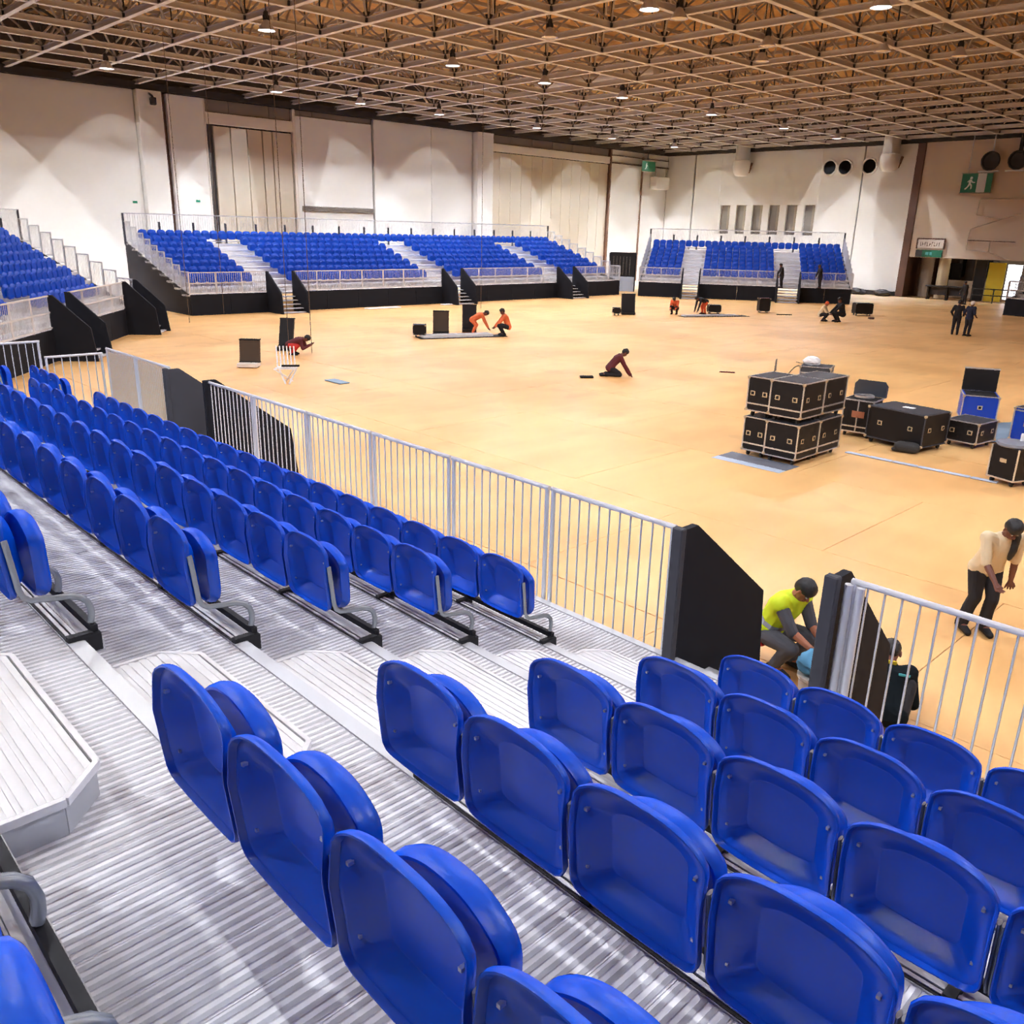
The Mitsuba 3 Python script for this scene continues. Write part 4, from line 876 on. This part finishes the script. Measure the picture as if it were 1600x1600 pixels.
def person(label, loc, rz, pel, bend, twist, kn, an, hands, head_pitch, top, legs, skin='m_skin', hair='m_hair', long_sleeve=False, res=0.03, sc=1.0, toes=None, hair_kind='short', vest=None, fine=False, elbow_hint=(0, -0.6, -0.4), lean=0.0, flare=0.0, head_yaw=0.0):
    """pel: hips centre; bend: lean of the trunk forward in degrees; kn, an, hands: two points each (left -x, right +x)"""
    t = thing('person', label, 'person'); M = Mx(loc, rz, sc)
    A = lambda *v: np.array(v, float)
    pel = A(*pel); b = math.radians(bend); ln = math.radians(lean); tw = math.radians(twist)
    up = A(math.sin(ln), math.sin(b) * math.cos(ln), math.cos(b) * math.cos(ln)); right = A(math.cos(tw), math.sin(tw), -math.sin(ln) * 0.8); right /= np.linalg.norm(right)
    fwd = np.cross(up, right); fwd /= np.linalg.norm(fwd)
    wai = pel + up * 0.17 - fwd * 0.01; che = pel + up * 0.36 - fwd * 0.015; nec = pel + up * 0.52 - fwd * 0.005
    hp = math.radians(head_pitch); hup = A(0, math.sin(hp), math.cos(hp)) * 0.9 + A(math.sin(ln) * 0.6, 0, 0)
    hc = nec + up * 0.04 + hup * 0.115
    hf = A(math.sin(math.radians(head_yaw)), math.cos(hp) * math.cos(math.radians(head_yaw)), -math.sin(hp)); hf /= np.linalg.norm(hf); hr = np.cross(hf, hup / np.linalg.norm(hup)); hr /= np.linalg.norm(hr); hu = np.cross(hr, hf)
    parts, shirt, trous = [], [], []
    sh = [nec + right * s * 0.175 - up * 0.055 for s in (-1, 1)]; hip = [pel + right * s * 0.085 - up * 0.02 for s in (-1, 1)]
    torso = [[(hip[0], 0.105), (hip[1], 0.105)], [(pel, 0.12), (wai, 0.112), (che, 0.125), (nec - up * 0.05, 0.075), (nec, 0.055)], [(pel + right * 0.06, 0.11), (wai + right * 0.045, 0.10), (che + right * 0.06, 0.11), (sh[1], 0.068)],
             [(pel - right * 0.06, 0.11), (wai - right * 0.045, 0.10), (che - right * 0.06, 0.11), (sh[0], 0.068)]]
    parts += hulls(torso) + hulls([[(nec, 0.055), (hc - hu * 0.05, 0.055)]])
    head = [(hc - hu * 0.075 + hf * 0.03, 0.052), (hc + hu * 0.01 + hf * 0.005, 0.082), (hc + hu * 0.035 - hf * 0.012, 0.085)]
    parts += hulls([head, [(hc + hf * 0.09 - hu * 0.01, 0.012), (hc + hf * 0.102 - hu * 0.028, 0.016)], [(hc + hf * 0.07 - hu * 0.06, 0.03), (hc + hf * 0.055 - hu * 0.095, 0.026)]])
    for s in (-1, 1): parts += hulls([[(hc + hr * s * 0.084 + hu * 0.015, 0.014), (hc + hr * s * 0.084 - hu * 0.03, 0.012)]])
    inf = lambda seq, d: [(p, r + d) for p, r in seq]
    shirt += hulls([inf(torso[0], 0.012)] + [inf(q, 0.014) for q in (torso[1][:-1], torso[2], torso[3])])
    trous += hulls([inf(torso[0], 0.010), inf(torso[1][:2], 0.010)])
    for i, s in enumerate((-1, 1)):
        hd = A(*hands[i]); el = ik(sh[i], hd, 0.29, 0.25, A(s * 0.35, elbow_hint[1], elbow_hint[2]))
        ua, fa = [(sh[i], 0.056), (el, 0.042)], [(el, 0.041), (el * 0.65 + hd * 0.35, 0.040), (hd, 0.027)]
        parts += hulls([ua, fa]); d = hd - el; d /= np.linalg.norm(d)
        side = np.cross(d, A(0, 0, 1)); side = side / (np.linalg.norm(side) + 1e-9) if np.linalg.norm(side) > 0.2 else A(1, 0, 0); dn = np.cross(side, d)
        palm = hd + d * 0.065
        parts += hulls([[(hd, 0.026), (palm + side * 0.022, 0.019), (palm - side * 0.022, 0.019), (hd, 0.024)]])
        for j, (o, l) in enumerate(((-0.033, 0.066), (-0.011, 0.078), (0.011, 0.074), (0.033, 0.058))):
            p0 = palm + side * o; p1 = p0 + d * l * 0.55 + dn * 0.006 + side * o * 0.25; p2 = p1 + d * l * 0.35 + dn * 0.024; parts += hulls([[(p0, 0.0105), (p1, 0.0095), (p2, 0.008)]])
        tb = hd + d * 0.02 - side * s * 0.022; parts += hulls([[(tb, 0.014), (tb + d * 0.03 - side * s * 0.022, 0.012), (tb + d * 0.055 - side * s * 0.03 + dn * 0.012, 0.009)]])
        shirt += hulls([inf(ua, 0.016)] if not long_sleeve else [inf(ua, 0.015), inf(fa, 0.013)])
        k, a = A(*kn[i]), A(*an[i]); to = A(*toes[i]) if toes else a + A(0, 0.17, -a[2] + 0.03)
        th, ca = [(hip[i], 0.098), (hip[i] * 0.5 + k * 0.5, 0.082), (k, 0.060)], [(k, 0.060), (k * 0.65 + a * 0.35 - A(0, 0.015, 0), 0.056), (a, 0.040)]
        parts += hulls([th, ca, [(a, 0.04), (to, 0.032)]])
        trous += hulls([inf(th, 0.012), [(p, r + 0.014 + (flare if j == 2 else 0)) for j, (p, r) in enumerate(ca)]])
        heel = a - (to - a) * A(1, 1, 0) * 0.35; heel[2] = min(a[2], max(0.035, a[2] - 0.045))
        shoe = hulls([[(heel, 0.042), (a * 0.5 + to * 0.5 - A(0, 0, 0.01), 0.046), (to, 0.038)], [(a, 0.046), (heel, 0.042)]])
        put('shoe', weld(shoe, max(res, 0.025), 4), 'm_black', t, smooth=True, M=M)
    put('body', weld(parts, res * (0.4 if fine else 1.0), 6), skin, t, smooth=True, M=M)
    put('shirt', weld(shirt, res, 8), top, t, smooth=True, M=M); put('trousers', weld(trous, res, 8), legs, t, smooth=True, M=M)
    hs = [[(hc + hu * 0.045 - hf * 0.018, 0.092), (hc + hu * 0.05 + hf * 0.01, 0.086)], [(hc - hf * 0.04 - hu * 0.01, 0.074), (hc + hu * 0.03 - hf * 0.03, 0.088)]]
    if hair_kind == 'ponytail': hs += [[(hc - hf * 0.09 + hr * -0.03, 0.04), (nec - right * 0.10 + fwd * 0.03 + up * 0.02, 0.045), (che - right * 0.10 + fwd * 0.125 + up * 0.03, 0.04), (che - right * 0.10 + fwd * 0.14 - up * 0.09, 0.025)]]
    put('hair', weld(hulls(hs), max(res * 0.7, 0.02), 5), hair, t, smooth=True, M=M)
    if fine:
        for s in (-1, 1): put('eye', MB().hull(SPH * 0.012 + hc + hf * 0.078 + hr * s * 0.032 + hu * 0.008), 'm_white', t, M=M); put('brow', MB().hull(np.vstack([SPH * 0.006 + hc + hf * 0.082 + hr * s * q + hu * 0.03 for q in (0.018, 0.048)])), 'm_hair', t, M=M)
        put('mouth', MB().hull(np.vstack([SPH * 0.006 + hc + hf * 0.083 + hr * q - hu * 0.058 for q in (-0.022, 0.022)])), 'm_darkred', t, M=M)
    if vest:
        vs = hulls([inf(torso[0], 0.028)] + [inf(q, 0.028) for q in (torso[1][:-1], torso[2], torso[3])]); vv_ = weld(vs, res, 8)
        put('vest', vv_, vest, t, smooth=True, M=M)
        band = lambda f0, r: hulls([[(pel + up * f0 - right * 0.07, r), (pel + up * f0 + right * 0.07, r)]])
        mcut = m3.Manifold.batch_boolean(vs, m3.OpType.Add).refine_to_length(res)
        for f0 in (0.16,):
            ctr = pel + up * f0
            v2 = np.array(mcut.to_mesh().vert_properties)[:, :3]
            sl = mcut.split_by_plane(up, float(up @ (ctr - up * 0.025)))[0].split_by_plane(up, float(up @ (ctr + up * 0.025)))[1].to_mesh()
            q = np.array(sl.vert_properties)[:, :3]; q = ctr + (q - ctr) * 1.02
            put('reflective_band', (q, np.array(sl.tri_verts)), 'm_reflective', t, M=M)
    return dict(t=t, pel=pel, up=up, right=right, fwd=fwd, che=che, M=M)
STAND = dict(kn=((-0.10, 0.02, 0.47), (0.10, 0.02, 0.47)), an=((-0.11, -0.02, 0.085), (0.11, -0.02, 0.085)))
face = lambda dx, dy: math.atan2(dy, dx) - PI / 2
# near right edge: young person in a pale shirt, leaning forward
person('person in a cream T-shirt and black trousers leaning forward at the right edge', (-2.67, 10.11, 0), face(0.74, -0.68), (0, -0.05, 0.84), 27, -8, ((-0.09, 0.05, 0.46), (0.09, 0.0, 0.46)), ((-0.10, -0.03, 0.09), (0.13, -0.10, 0.09)),
       ((-0.25, 0.06, 0.70), (0.16, 0.42, 0.82)), 48, 'm_shirt', 'm_cloth_black', 'm_skin_dark', hair_kind='ponytail', fine=True, res=0.025, sc=0.97, flare=0.02)
# squatting in the gap of the fence
person('person in a yellow hi-vis vest squatting in the gap of the fence', (-3.78, 7.60, 0), face(0.90, -0.15), (0, -0.16, 0.36), 30, 0, ((-0.17, 0.26, 0.40), (0.17, 0.26, 0.36)), ((-0.14, 0.06, 0.09), (0.14, 0.06, 0.09)),
       ((-0.10, 0.42, 0.40), (0.12, 0.46, 0.42)), 50, 'm_grey_trouser', 'm_grey_trouser', 'm_skin', fine=True, res=0.025, vest='m_hivis', long_sleeve=False, sc=1.05)
p = person('person in dark clothes with a teal back stripe crouching behind the bars at right', (-2.52, 7.30, 0), face(-0.35, 0.8), (0, -0.02, 0.17), 58, 0, ((-0.18, 0.26, 0.34), (0.18, 0.26, 0.34)), ((-0.13, 0.04, 0.09), (0.13, 0.04, 0.09)),
           ((-0.12, 0.45, 0.25), (0.12, 0.45, 0.25)), 60, 'm_cloth_teal', 'm_cloth_black', 'm_skin_dark', long_sleeve=True, res=0.03)
for s, w in ((0.30, 0.12), (0.30, -0.12)):
    a = p['pel'] + p['up'] * 0.34 - p['fwd'] * 0.142 + p['right'] * (w - 0.05); b_ = a + p['right'] * 0.10
    put('back_stripe', MB().bar(a, b_, 0.016, 0.02), 'm_teal', p['t'], M=p['M'])
put('back_badge', MB().bar(p['pel'] + p['up'] * 0.47 - p['fwd'] * 0.12 - p['right'] * 0.07, p['pel'] + p['up'] * 0.47 - p['fwd'] * 0.12 + p['right'] * 0.05, 0.016, 0.035), 'm_yellow', p['t'], M=p['M'])
KNEEL = dict(kn=((-0.12, 0.22, 0.07), (0.12, 0.22, 0.07)), an=((-0.10, -0.22, 0.07), (0.10, -0.22, 0.07)), toes=((-0.10, -0.38, 0.04), (0.10, -0.38, 0.04)))
person('person in a dark red top kneeling alone in the middle of the floor', (-17.2, 20.95, 0), face(0.69, 0.72), (0, -0.10, 0.27), 42, 0, hands=((-0.12, 0.52, 0.07), (0.12, 0.56, 0.07)), head_pitch=55, top='m_darkred', legs='m_cloth_black', skin='m_skin_dark', long_sleeve=True, res=0.04, **KNEEL)
person('person in dark and red clothes bending over a tripod at left of the floor', (-26.9, 15.2, 0), face(0.69, 0.72), (0, -0.10, 0.36), 70, 0, ((-0.14, 0.22, 0.36), (0.14, 0.22, 0.34)), ((-0.12, 0.0, 0.09), (0.12, 0.0, 0.09)),
       ((-0.12, 0.62, 0.35), (0.12, 0.62, 0.35)), 75, 'm_darkred', 'm_red', 'm_skin_dark', long_sleeve=True, res=0.045)
SQ = dict(kn=((-0.16, 0.30, 0.42), (0.16, 0.30, 0.42)), an=((-0.14, 0.08, 0.09), (0.14, 0.08, 0.09)))
person('person in an orange shirt bending to the white frame, left of two', (-28.15, 24.7, 0), face(0.69, 0.72), (0, -0.06, 0.62), 62, 0, ((-0.12, 0.12, 0.38), (0.12, 0.12, 0.38)), ((-0.12, -0.04, 0.09), (0.12, -0.04, 0.09)), ((-0.14, 0.62, 0.3), (0.14, 0.62, 0.3)), 80, 'm_shirt_orange', 'm_shirt_orange', 'm_skin_dark', long_sleeve=True, res=0.045)
person('person in an orange shirt squatting at the white frame, right of two', (-27.05, 25.55, 0), face(-0.5, -0.75), (0, -0.12, 0.36), 22, 0, hands=((-0.12, 0.42, 0.36), (0.12, 0.42, 0.36)), head_pitch=35, top='m_shirt_orange', legs='m_cloth_black', skin='m_skin_dark', long_sleeve=True, res=0.045, sc=1.05, **SQ)
person('person in orange bending low on the far floor, left of a dark one', (-29.3, 40.9, 0), face(0.3, -0.9), (0, -0.12, 0.34), 35, 0, hands=((-0.14, 0.42, 0.3), (0.14, 0.42, 0.3)), head_pitch=60, top='m_orange', legs='m_cloth_black', skin='m_skin_dark', long_sleeve=True, res=0.05, **SQ)
person('person in dark clothes bending over the frame on the far floor', (-28.4, 42.4, 0), face(-0.3, -0.9), (0, -0.1, 0.72), 75, 0, ((-0.12, 0.06, 0.42), (0.12, 0.06, 0.42)), ((-0.12, -0.02, 0.09), (0.12, -0.02, 0.09)), ((-0.14, 0.5, 0.25), (0.14, 0.5, 0.25)), 80, 'm_cloth_black', 'm_orange', 'm_skin_dark', long_sleeve=True, res=0.05)
person('person in black squatting in front of the right end of the far stand', (-21.7, 45.4, 0), face(-0.6, -0.7), (0, -0.12, 0.36), 18, 0, hands=((-0.12, 0.42, 0.4), (0.12, 0.42, 0.4)), head_pitch=25, top='m_cloth_black', legs='m_cloth_black', skin='m_skin_dark', long_sleeve=True, res=0.045, sc=1.18, **SQ)
person('person in a white and orange top squatting left of the one in black', (-22.5, 45.0, 0), face(0.7, 0.2), (0, -0.12, 0.34), 25, 0, hands=((-0.12, 0.42, 0.4), (0.12, 0.42, 0.4)), head_pitch=30, top='m_shirt', legs='m_cloth_black', skin='m_skin', hair='m_orange', long_sleeve=True, res=0.05, **SQ)
for x, y, lab, top, hair, dx in ((-15.4, 44.55, 'person in dark clothes standing on the far right floor, left of a pair', 'm_cloth_black', 'm_hair', -0.2), (-14.8, 44.4, 'person in dark clothes and a white cap standing at far right, right of a pair', 'm_cloth_navy', 'm_white', 0.3)):
    person(lab, (x, y, 0), face(dx, 0.9), (0, 0, 0.86), 4, 0, hands=((-0.24, 0.14, 0.92), (0.24, 0.14, 0.92)), head_pitch=15, top=top, legs='m_cloth_black', skin='m_skin_dark', hair=hair, long_sleeve=(dx < 0), res=0.045, **STAND)
for x, y, z, lab, rz in ((-31.0, 55.4, 0.97, 'person in black standing on the far stand beside its right aisle', 2.4), (-29.0, 57.0, 0.97, 'person in black leaning at the right end of the far stand', 2.4), (-22.9, 67.0, 0.0, 'person in black standing in the entrance under the tan wall', 2.6)):
    person(lab, (x, y, z), rz, (0, 0, 0.86), 12, 0, hands=((-0.24, 0.25, 0.8), (0.24, 0.25, 0.8)), head_pitch=25, top='m_cloth_black', legs='m_cloth_black', skin='m_skin_dark', long_sleeve=True, res=0.05, **STAND)

# ------------------------------------------------------------------ things on the far walls
def wall_text(txt, h, m, parent, fn, depth=0.03):
    v, f, _ = meshkit.arrays(meshkit.text_mesh(txt, h)); v = np.array(v); v[:, 0] -= (v[:, 0].max() + v[:, 0].min()) / 2
    return put('lettering', (np.array([fn(*p) for p in v]), f), m, parent)
for i, (x, z) in enumerate(((-36.55, 9.84), (-35.25, 9.82), (-33.2, 9.84))):
    t = thing('round_vent', f'round black air vent high on the far wall, {ORD[i + 1]} of three from left', 'vent'); ang = np.arange(28) * 2 * PI / 28
    ring = MB().lathe([(0.52, 0.0), (0.66, 0.0), (0.66, 0.10), (0.60, 0.14), (0.52, 0.10)], n=28).get()
    R_ = np.array([[1, 0, 0, x], [0, 0, -1, YF], [0, 1, 0, z], [0, 0, 0, 1.0]])
    put('ring', ring, 'm_white', t, smooth=30, M=R_)
    put('grille', MB().lathe([(0.0, 0.015), (0.53, 0.015), (0.53, 0.0)], n=28), 'm_void', t, M=R_)
for i, x in enumerate((-24.0, -22.2)):
    t = thing('round_speaker', ('round black ceiling speaker on a bar at upper right, left of two', 'round black ceiling speaker hanging on a rod at the right edge')[i], 'speaker')
    R_ = np.array([[1, 0, 0, x], [0, 0, -1, YF - 0.6], [0, 1, 0, 9.85], [0, 0, 0, 1.0]])
    put('shell', MB().lathe([(0.0, -0.3), (0.4, -0.3), (0.62, 0.0), (0.66, 0.12), (0.58, 0.14), (0.5, 0.02), (0.0, -0.05)], n=24), 'm_black', t, smooth=30, M=R_)
    put('bar', MB().bar((x - 0.7, YF - 0.75, 9.15), (x + 0.7, YF - 0.75, 9.15), 0.1, 0.1), 'm_galv_dull', t); put('rod', MB().tube([(x, YF - 0.5, 10.3), (x, YF - 0.5, ZC)], 0.05 if i == 0 else 0.14, 6), 'm_black' if i else 'm_galv_dull', t)
def duct(x, lab):
    t = thing('air_duct', lab, 'duct')
    put('shaft', MB().tube([(x, YF - 1.0, 10.6), (x, YF - 1.0, 13.0)], 0.62, 20), 'm_galv_dull', t, smooth=40)
    put('outlet', MB().lathe([(0.62, 1.35), (0.72, 1.3), (0.76, 0.9), (0.70, 0.4), (0.5, 0.1), (0.0, 0.02)], (x, YF - 1.0, 9.25), 22), 'm_white', t, smooth=40)
    put('flange', MB().tube([(x + 0.6, YF - 0.75, 9.6), (x + 0.85, YF - 0.75, 10.4)], 0.09, 8), 'm_brown', t)
duct(-44.3, 'grey and white air duct hanging at the far wall above the slot windows'); duct(-31.2, 'grey and white air duct hanging at the far wall beside the round vents')
def sign(label, lo, hi, axis, glyph):
    """green exit sign with a running figure"""
    t = thing('exit_sign', label, 'sign'); x0, z0 = lo; x1, z1 = hi
    f = (lambda u, z, d=0.0: (u, YF - 0.35 - d, z)) if axis == 'y' else (lambda u, z, d=0.0: (XL + 0.8 + d, u, z))
    quad = lambda a, b, c, d_, dep, th: MB().prism([(a, c), (b, c), (b, d_), (a, d_)], lambda u, z: f(u, z, dep), lambda u, z: f(u, z, dep + th))
    put('plate', quad(x0, x1, z0, z1, 0, 0.06), 'm_green', t); w, h = x1 - x0, z1 - z0
    put('frame', MB().add(*quad(x0 - 0.04, x1 + 0.04, z0 - 0.06, z0, -0.02, 0.1).get()).add(*quad(x0 - 0.04, x1 + 0.04, z1, z1 + 0.05, -0.02, 0.1).get()), 'm_grey_strip', t)
    cx, cz = x0 + w * glyph, z0 + h * 0.5; s = h
    fig = MB()
    def seg(a, b, r):
        a, b = np.array(a), np.array(b); n = np.array([-(b - a)[1], (b - a)[0]]); n = n / np.linalg.norm(n) * r
        fig.prism([tuple(a + n), tuple(b + n), tuple(b - n), tuple(a - n)], lambda u, z: f(cx + u * s, cz + z * s, 0.06), lambda u, z: f(cx + u * s, cz + z * s, 0.075))
    fig.prism([(0.07 * math.cos(a) + 0.03, 0.27 + 0.07 * math.sin(a)) for a in np.arange(10) * 2 * PI / 10], lambda u, z: f(cx + u * s, cz + z * s, 0.06), lambda u, z: f(cx + u * s, cz + z * s, 0.075))
    for a, b, r in (((0.02, 0.19), (-0.03, -0.04), 0.06), ((-0.03, -0.04), (0.10, -0.14), 0.04), ((0.10, -0.14), (0.08, -0.32), 0.035), ((-0.03, -0.04), (-0.10, -0.2), 0.04), ((-0.10, -0.2), (-0.24, -0.32), 0.035), ((0.02, 0.15), (0.14, 0.02), 0.03), ((0.14, 0.02), (0.26, 0.04), 0.028), ((0.0, 0.15), (-0.16, 0.06), 0.03)): seg(a, b, r)
    put('running_figure', fig, 'm_white', t); return t, quad
t, quad = sign('large green exit sign with a white running figure on the tan wall', (-25.85, 7.75), (-23.75, 9.05), 'y', 0.3)
put('doorway_bar', quad(-24.75, -24.15, 7.75, 9.05, 0.06, 0.015), 'm_galv_dull', t)
put('hanger', MB().bar((-25.5, YF - 0.32, 9.05), (-25.5, YF - 0.32, ZC), 0.04, 0.04).bar((-24.1, YF - 0.32, 8.9), (-24.1, YF, 8.9), 0.04, 0.04), 'm_galv_dull', t)
t, quad = sign('small green exit sign under the roof in the far left corner', (66.0, 9.75), (67.9, 10.6), 'x', 0.3)
put('hanger', MB().bar((XL + 0.75, 66.9, 10.5), (XL + 0.75, 66.9, ZC), 0.05, 0.05), 'm_black', t)
t = thing('entrance_sign', 'white lettered sign over a green exit strip above the entrance', 'sign'); yy = YF - 0.12
put('panel', CB((-28.4, yy, 3.75), (-26.45, yy + 0.05, 4.4), 0.01), 'm_offwhite', t)
put('frame', MB().box((-28.5, yy - 0.02, 4.4), (-26.35, yy + 0.05, 4.5)).box((-28.5, yy - 0.02, 3.7), (-28.4, yy + 0.05, 4.4)).box((-26.45, yy - 0.02, 3.7), (-26.35, yy + 0.05, 4.4)), 'm_brown', t)
rs = np.random.RandomState(5); g = MB(); xx = -28.2
for i in range(9):     # the letters are too blurred to read: plain strokes of the same weight
    w_ = rs.uniform(0.09, 0.15); g.box((xx, yy - 0.01, 3.92), (xx + 0.035, yy, 4.2)); g.box((xx, yy - 0.01, 3.92 + 0.12 * (i % 3)), (xx + w_, yy, 3.96 + 0.12 * (i % 3))); xx += w_ + 0.05
put('lettering', g, 'm_brown', t)
put('exit_strip', CB((-28.45, yy - 0.03, 3.1), (-26.45, yy + 0.04, 3.62), 0.01), 'm_green', t); put('strip_end', B((-28.45, yy - 0.04, 3.12), (-27.95, yy - 0.03, 3.6)), 'm_grey_panel', t)
put('strip_figure', MB().box((-27.7, yy - 0.04, 3.25), (-27.45, yy - 0.03, 3.47)).box((-27.38, yy - 0.04, 3.25), (-27.2, yy - 0.03, 3.47)), 'm_teal', t)
for i, (y, z) in enumerate(((20.2, 5.3), (24.0, 5.5))): solo('small_sign', CB((XL + 0.0, y, z), (XL + 0.03, y + 0.26, z + 0.13), 0.005), 'm_green', ['tiny green sign on the left wall, left of the pillar', 'tiny green sign on the left wall, right of the pillar'][i], 'sign')
t = thing('hoop_frame', 'folded basketball hoop frame of thin pale tubes on the tan wall', 'frame'); Yh = YF - 0.4
for a, b in (((-24.3, 7.3), (-24.4, 6.2)), ((-24.4, 6.2), (-22.6, 5.9)), ((-22.6, 5.9), (-21.4, 6.3)), ((-22.6, 5.9), (-24.6, 5.2)), ((-24.6, 5.2), (-24.7, 4.4)), ((-24.7, 4.4), (-21.4, 4.35)), ((-24.65, 3.75), (-23.1, 3.6)), ((-24.7, 4.4), (-24.65, 3.75)), ((-23.1, 3.6), (-21.6, 3.1)), ((-24.3, 7.3), (-21.3, 7.3)), ((-23.1, 4.4), (-23.1, 3.6))):
    put('tube', MB().bar((a[0], Yh, a[1]), (b[0], Yh, b[1]), 0.05, 0.06), 'm_brown' if a == (-24.7, 4.4) and b[0] > -22 else 'm_foyer', t)
put('bracket', MB().bar((-24.3, Yh, 7.3), (-24.3, YF, 7.3), 0.05, 0.05).bar((-24.7, Yh, 4.4), (-24.7, YF, 4.4), 0.05, 0.05), 'm_foyer', t)
t = thing('wall_bracket', 'small dark camera bracket at the top of the left pillar', 'camera'); put('arm', MB().bar((XL + 0.4, 21.6, 11.2), (XL + 0.9, 21.6, 11.0), 0.08, 0.08), 'm_black', t); put('head', CB((XL + 0.75, 21.45, 10.55), (XL + 1.05, 21.75, 10.95), 0.04), 'm_black', t)
t = thing('wall_box', 'white projector box on a bracket in the far left corner', 'box'); put('housing', CB((XL + 0.05, 68.3, 8.3), (XL + 0.9, 70.2, 9.4), 0.04), 'm_wall', t); put('bracket', MB().bar((XL + 0.5, 68.4, 9.4), (XL + 0.5, 68.4, 10.3), 0.06, 0.06).bar((XL + 0.5, 70.1, 9.4), (XL + 0.5, 70.1, 10.3), 0.06, 0.06), 'm_grey_strip', t)
# corner gate and base left of the far stand
t = thing('corner_gate', 'black barred gate in the far left corner between two stands', 'gate'); a, b_ = np.array([-44.6, 53.2]), np.array([-42.9, 54.2])
q = lambda s, z: (*(a + (b_ - a) * s), z)
put('panel', MB().bar(q(0, 1.95), q(1, 1.95), 0.06, 1.7), 'm_black', t); put('frame', MB().bar(q(0, 2.85), q(1, 2.85), 0.1, 0.1).bar(q(0, 0), q(0, 2.85), 0.1, 0.1).bar(q(1, 0), q(1, 2.85), 0.1, 0.1), 'm_black_panel', t)
for i in range(6): put('bar', MB().bar((*(a + (b_ - a) * (0.15 + 0.13 * i) + np.array([0.03, -0.06])), 1.2), (*(a + (b_ - a) * (0.15 + 0.13 * i) + np.array([0.03, -0.06])), 2.6), 0.03, 0.03), 'm_grey_strip', t)
put('plinth', MB().bar(q(0, 0.55), q(1, 0.55), 0.2, 1.1), 'm_strip', t)
# the foyer behind the opening
for i, (x, y, r, m) in enumerate(((-26.6, YF + 1.2, 0.42, 'm_cream'), (-28.4, YF + 2.5, 0.5, 'm_foyer'), (-25.3, YF + 5.0, 0.35, 'm_foyer'), (-20.6, YF + 3.0, 0.3, 'm_brown'))):
    struct(f'column_{i + 1}', MB().lathe([(r, 0.0), (r, 3.3)], (x, y, 0), 18), m, 40)
struct('door_3', B((-27.9, YF + 5.8, 0), (-26.9, YF + 6.0, 2.6)), 'm_black'); struct('door_4', B((-24.4, YF + 1.5, 0), (-23.6, YF + 1.7, 3.0)), 'm_black'); struct('window_7', CB((-27.6, YF + 7.0, 1.2), (-24.6, YF + 7.2, 2.9), 0.02), 'm_grey_strip')
for i in range(3): struct(f'window_{8 + i}', B((-27.3 + 1.0 * i, YF + 6.9, 1.5), (-27.0 + 1.0 * i, YF + 6.98, 2.9)), 'm_black')
struct('partition_1', CB((-27.0, YF + 3.6, 0.0), (-24.0, YF + 3.8, 1.35), 0.02), 'm_foyer')
solo('yellow_poster', CB((-23.5, YF + 1.6, 0.0), (-22.3, YF + 1.64, 2.85), 0.01), 'm_yellow', 'yellow poster panel in the lit doorway at far right', 'poster')
k = put('door_5', mikit.ply(B((-22.2, YF + 1.7, 0.2), (-21.2, YF + 1.74, 2.75)).get(), 'm_white', emitter={'type': 'area', 'radiance': {'type': 'rgb', 'value': [5.0, 5.6, 6.4]}}), None); labels[k] = {'kind': 'structure'}
t = thing('foyer_table', 'dark low counter in the entrance under the tan wall', 'table'); put('top', CB((-27.0, YF - 0.9, 0.95), (-24.0, YF - 0.2, 1.05), 0.02), 'm_black', t)
for x in (-26.8, -25.4, -24.2): put('leg', B((x - 0.05, YF - 0.8, 0), (x + 0.05, YF - 0.3, 0.95)), 'm_black', t)
put('skirt', CB((-26.9, YF - 0.45, 0.35), (-24.1, YF - 0.35, 0.95), 0.01), 'm_grey_panel', t)
t = thing('entrance_rail', 'dark barrier rail in front of the lit doorway at far right', 'rail')
for z in (1.0, 0.55): put('bar', MB().bar((-23.6, YF - 0.7, z), (-20.6, YF - 0.7, z), 0.06, 0.06), 'm_black', t)
for x in (-23.6, -22.1, -20.6): put('post', MB().bar((x, YF - 0.7, 0), (x, YF - 0.7, 1.05), 0.06, 0.06), 'm_black', t)
for i, (x, w_) in enumerate(((-32.5, 1.7), (-30.3, 1.3))):
    solo('black_bag', crumple((x, 70.2, 0.2), (w_, 0.9, 0.62), 20 + i), 'm_black', ['black bundle at the foot of the far white wall, left of two', 'black bundle at the foot of the far white wall, right of two'][i], 'bundle', smooth=40)
scene['foyer_lamp'] = {'type': 'point', 'position': [-23.5, YF + 2.2, 2.9], 'intensity': {'type': 'rgb', 'value': [22.0, 18.0, 13.5]}}
struct('ceiling_lamp_foyer', CB((-24.0, YF + 1.9, 3.22), (-23.0, YF + 2.5, 3.3), 0.02), 'm_white')
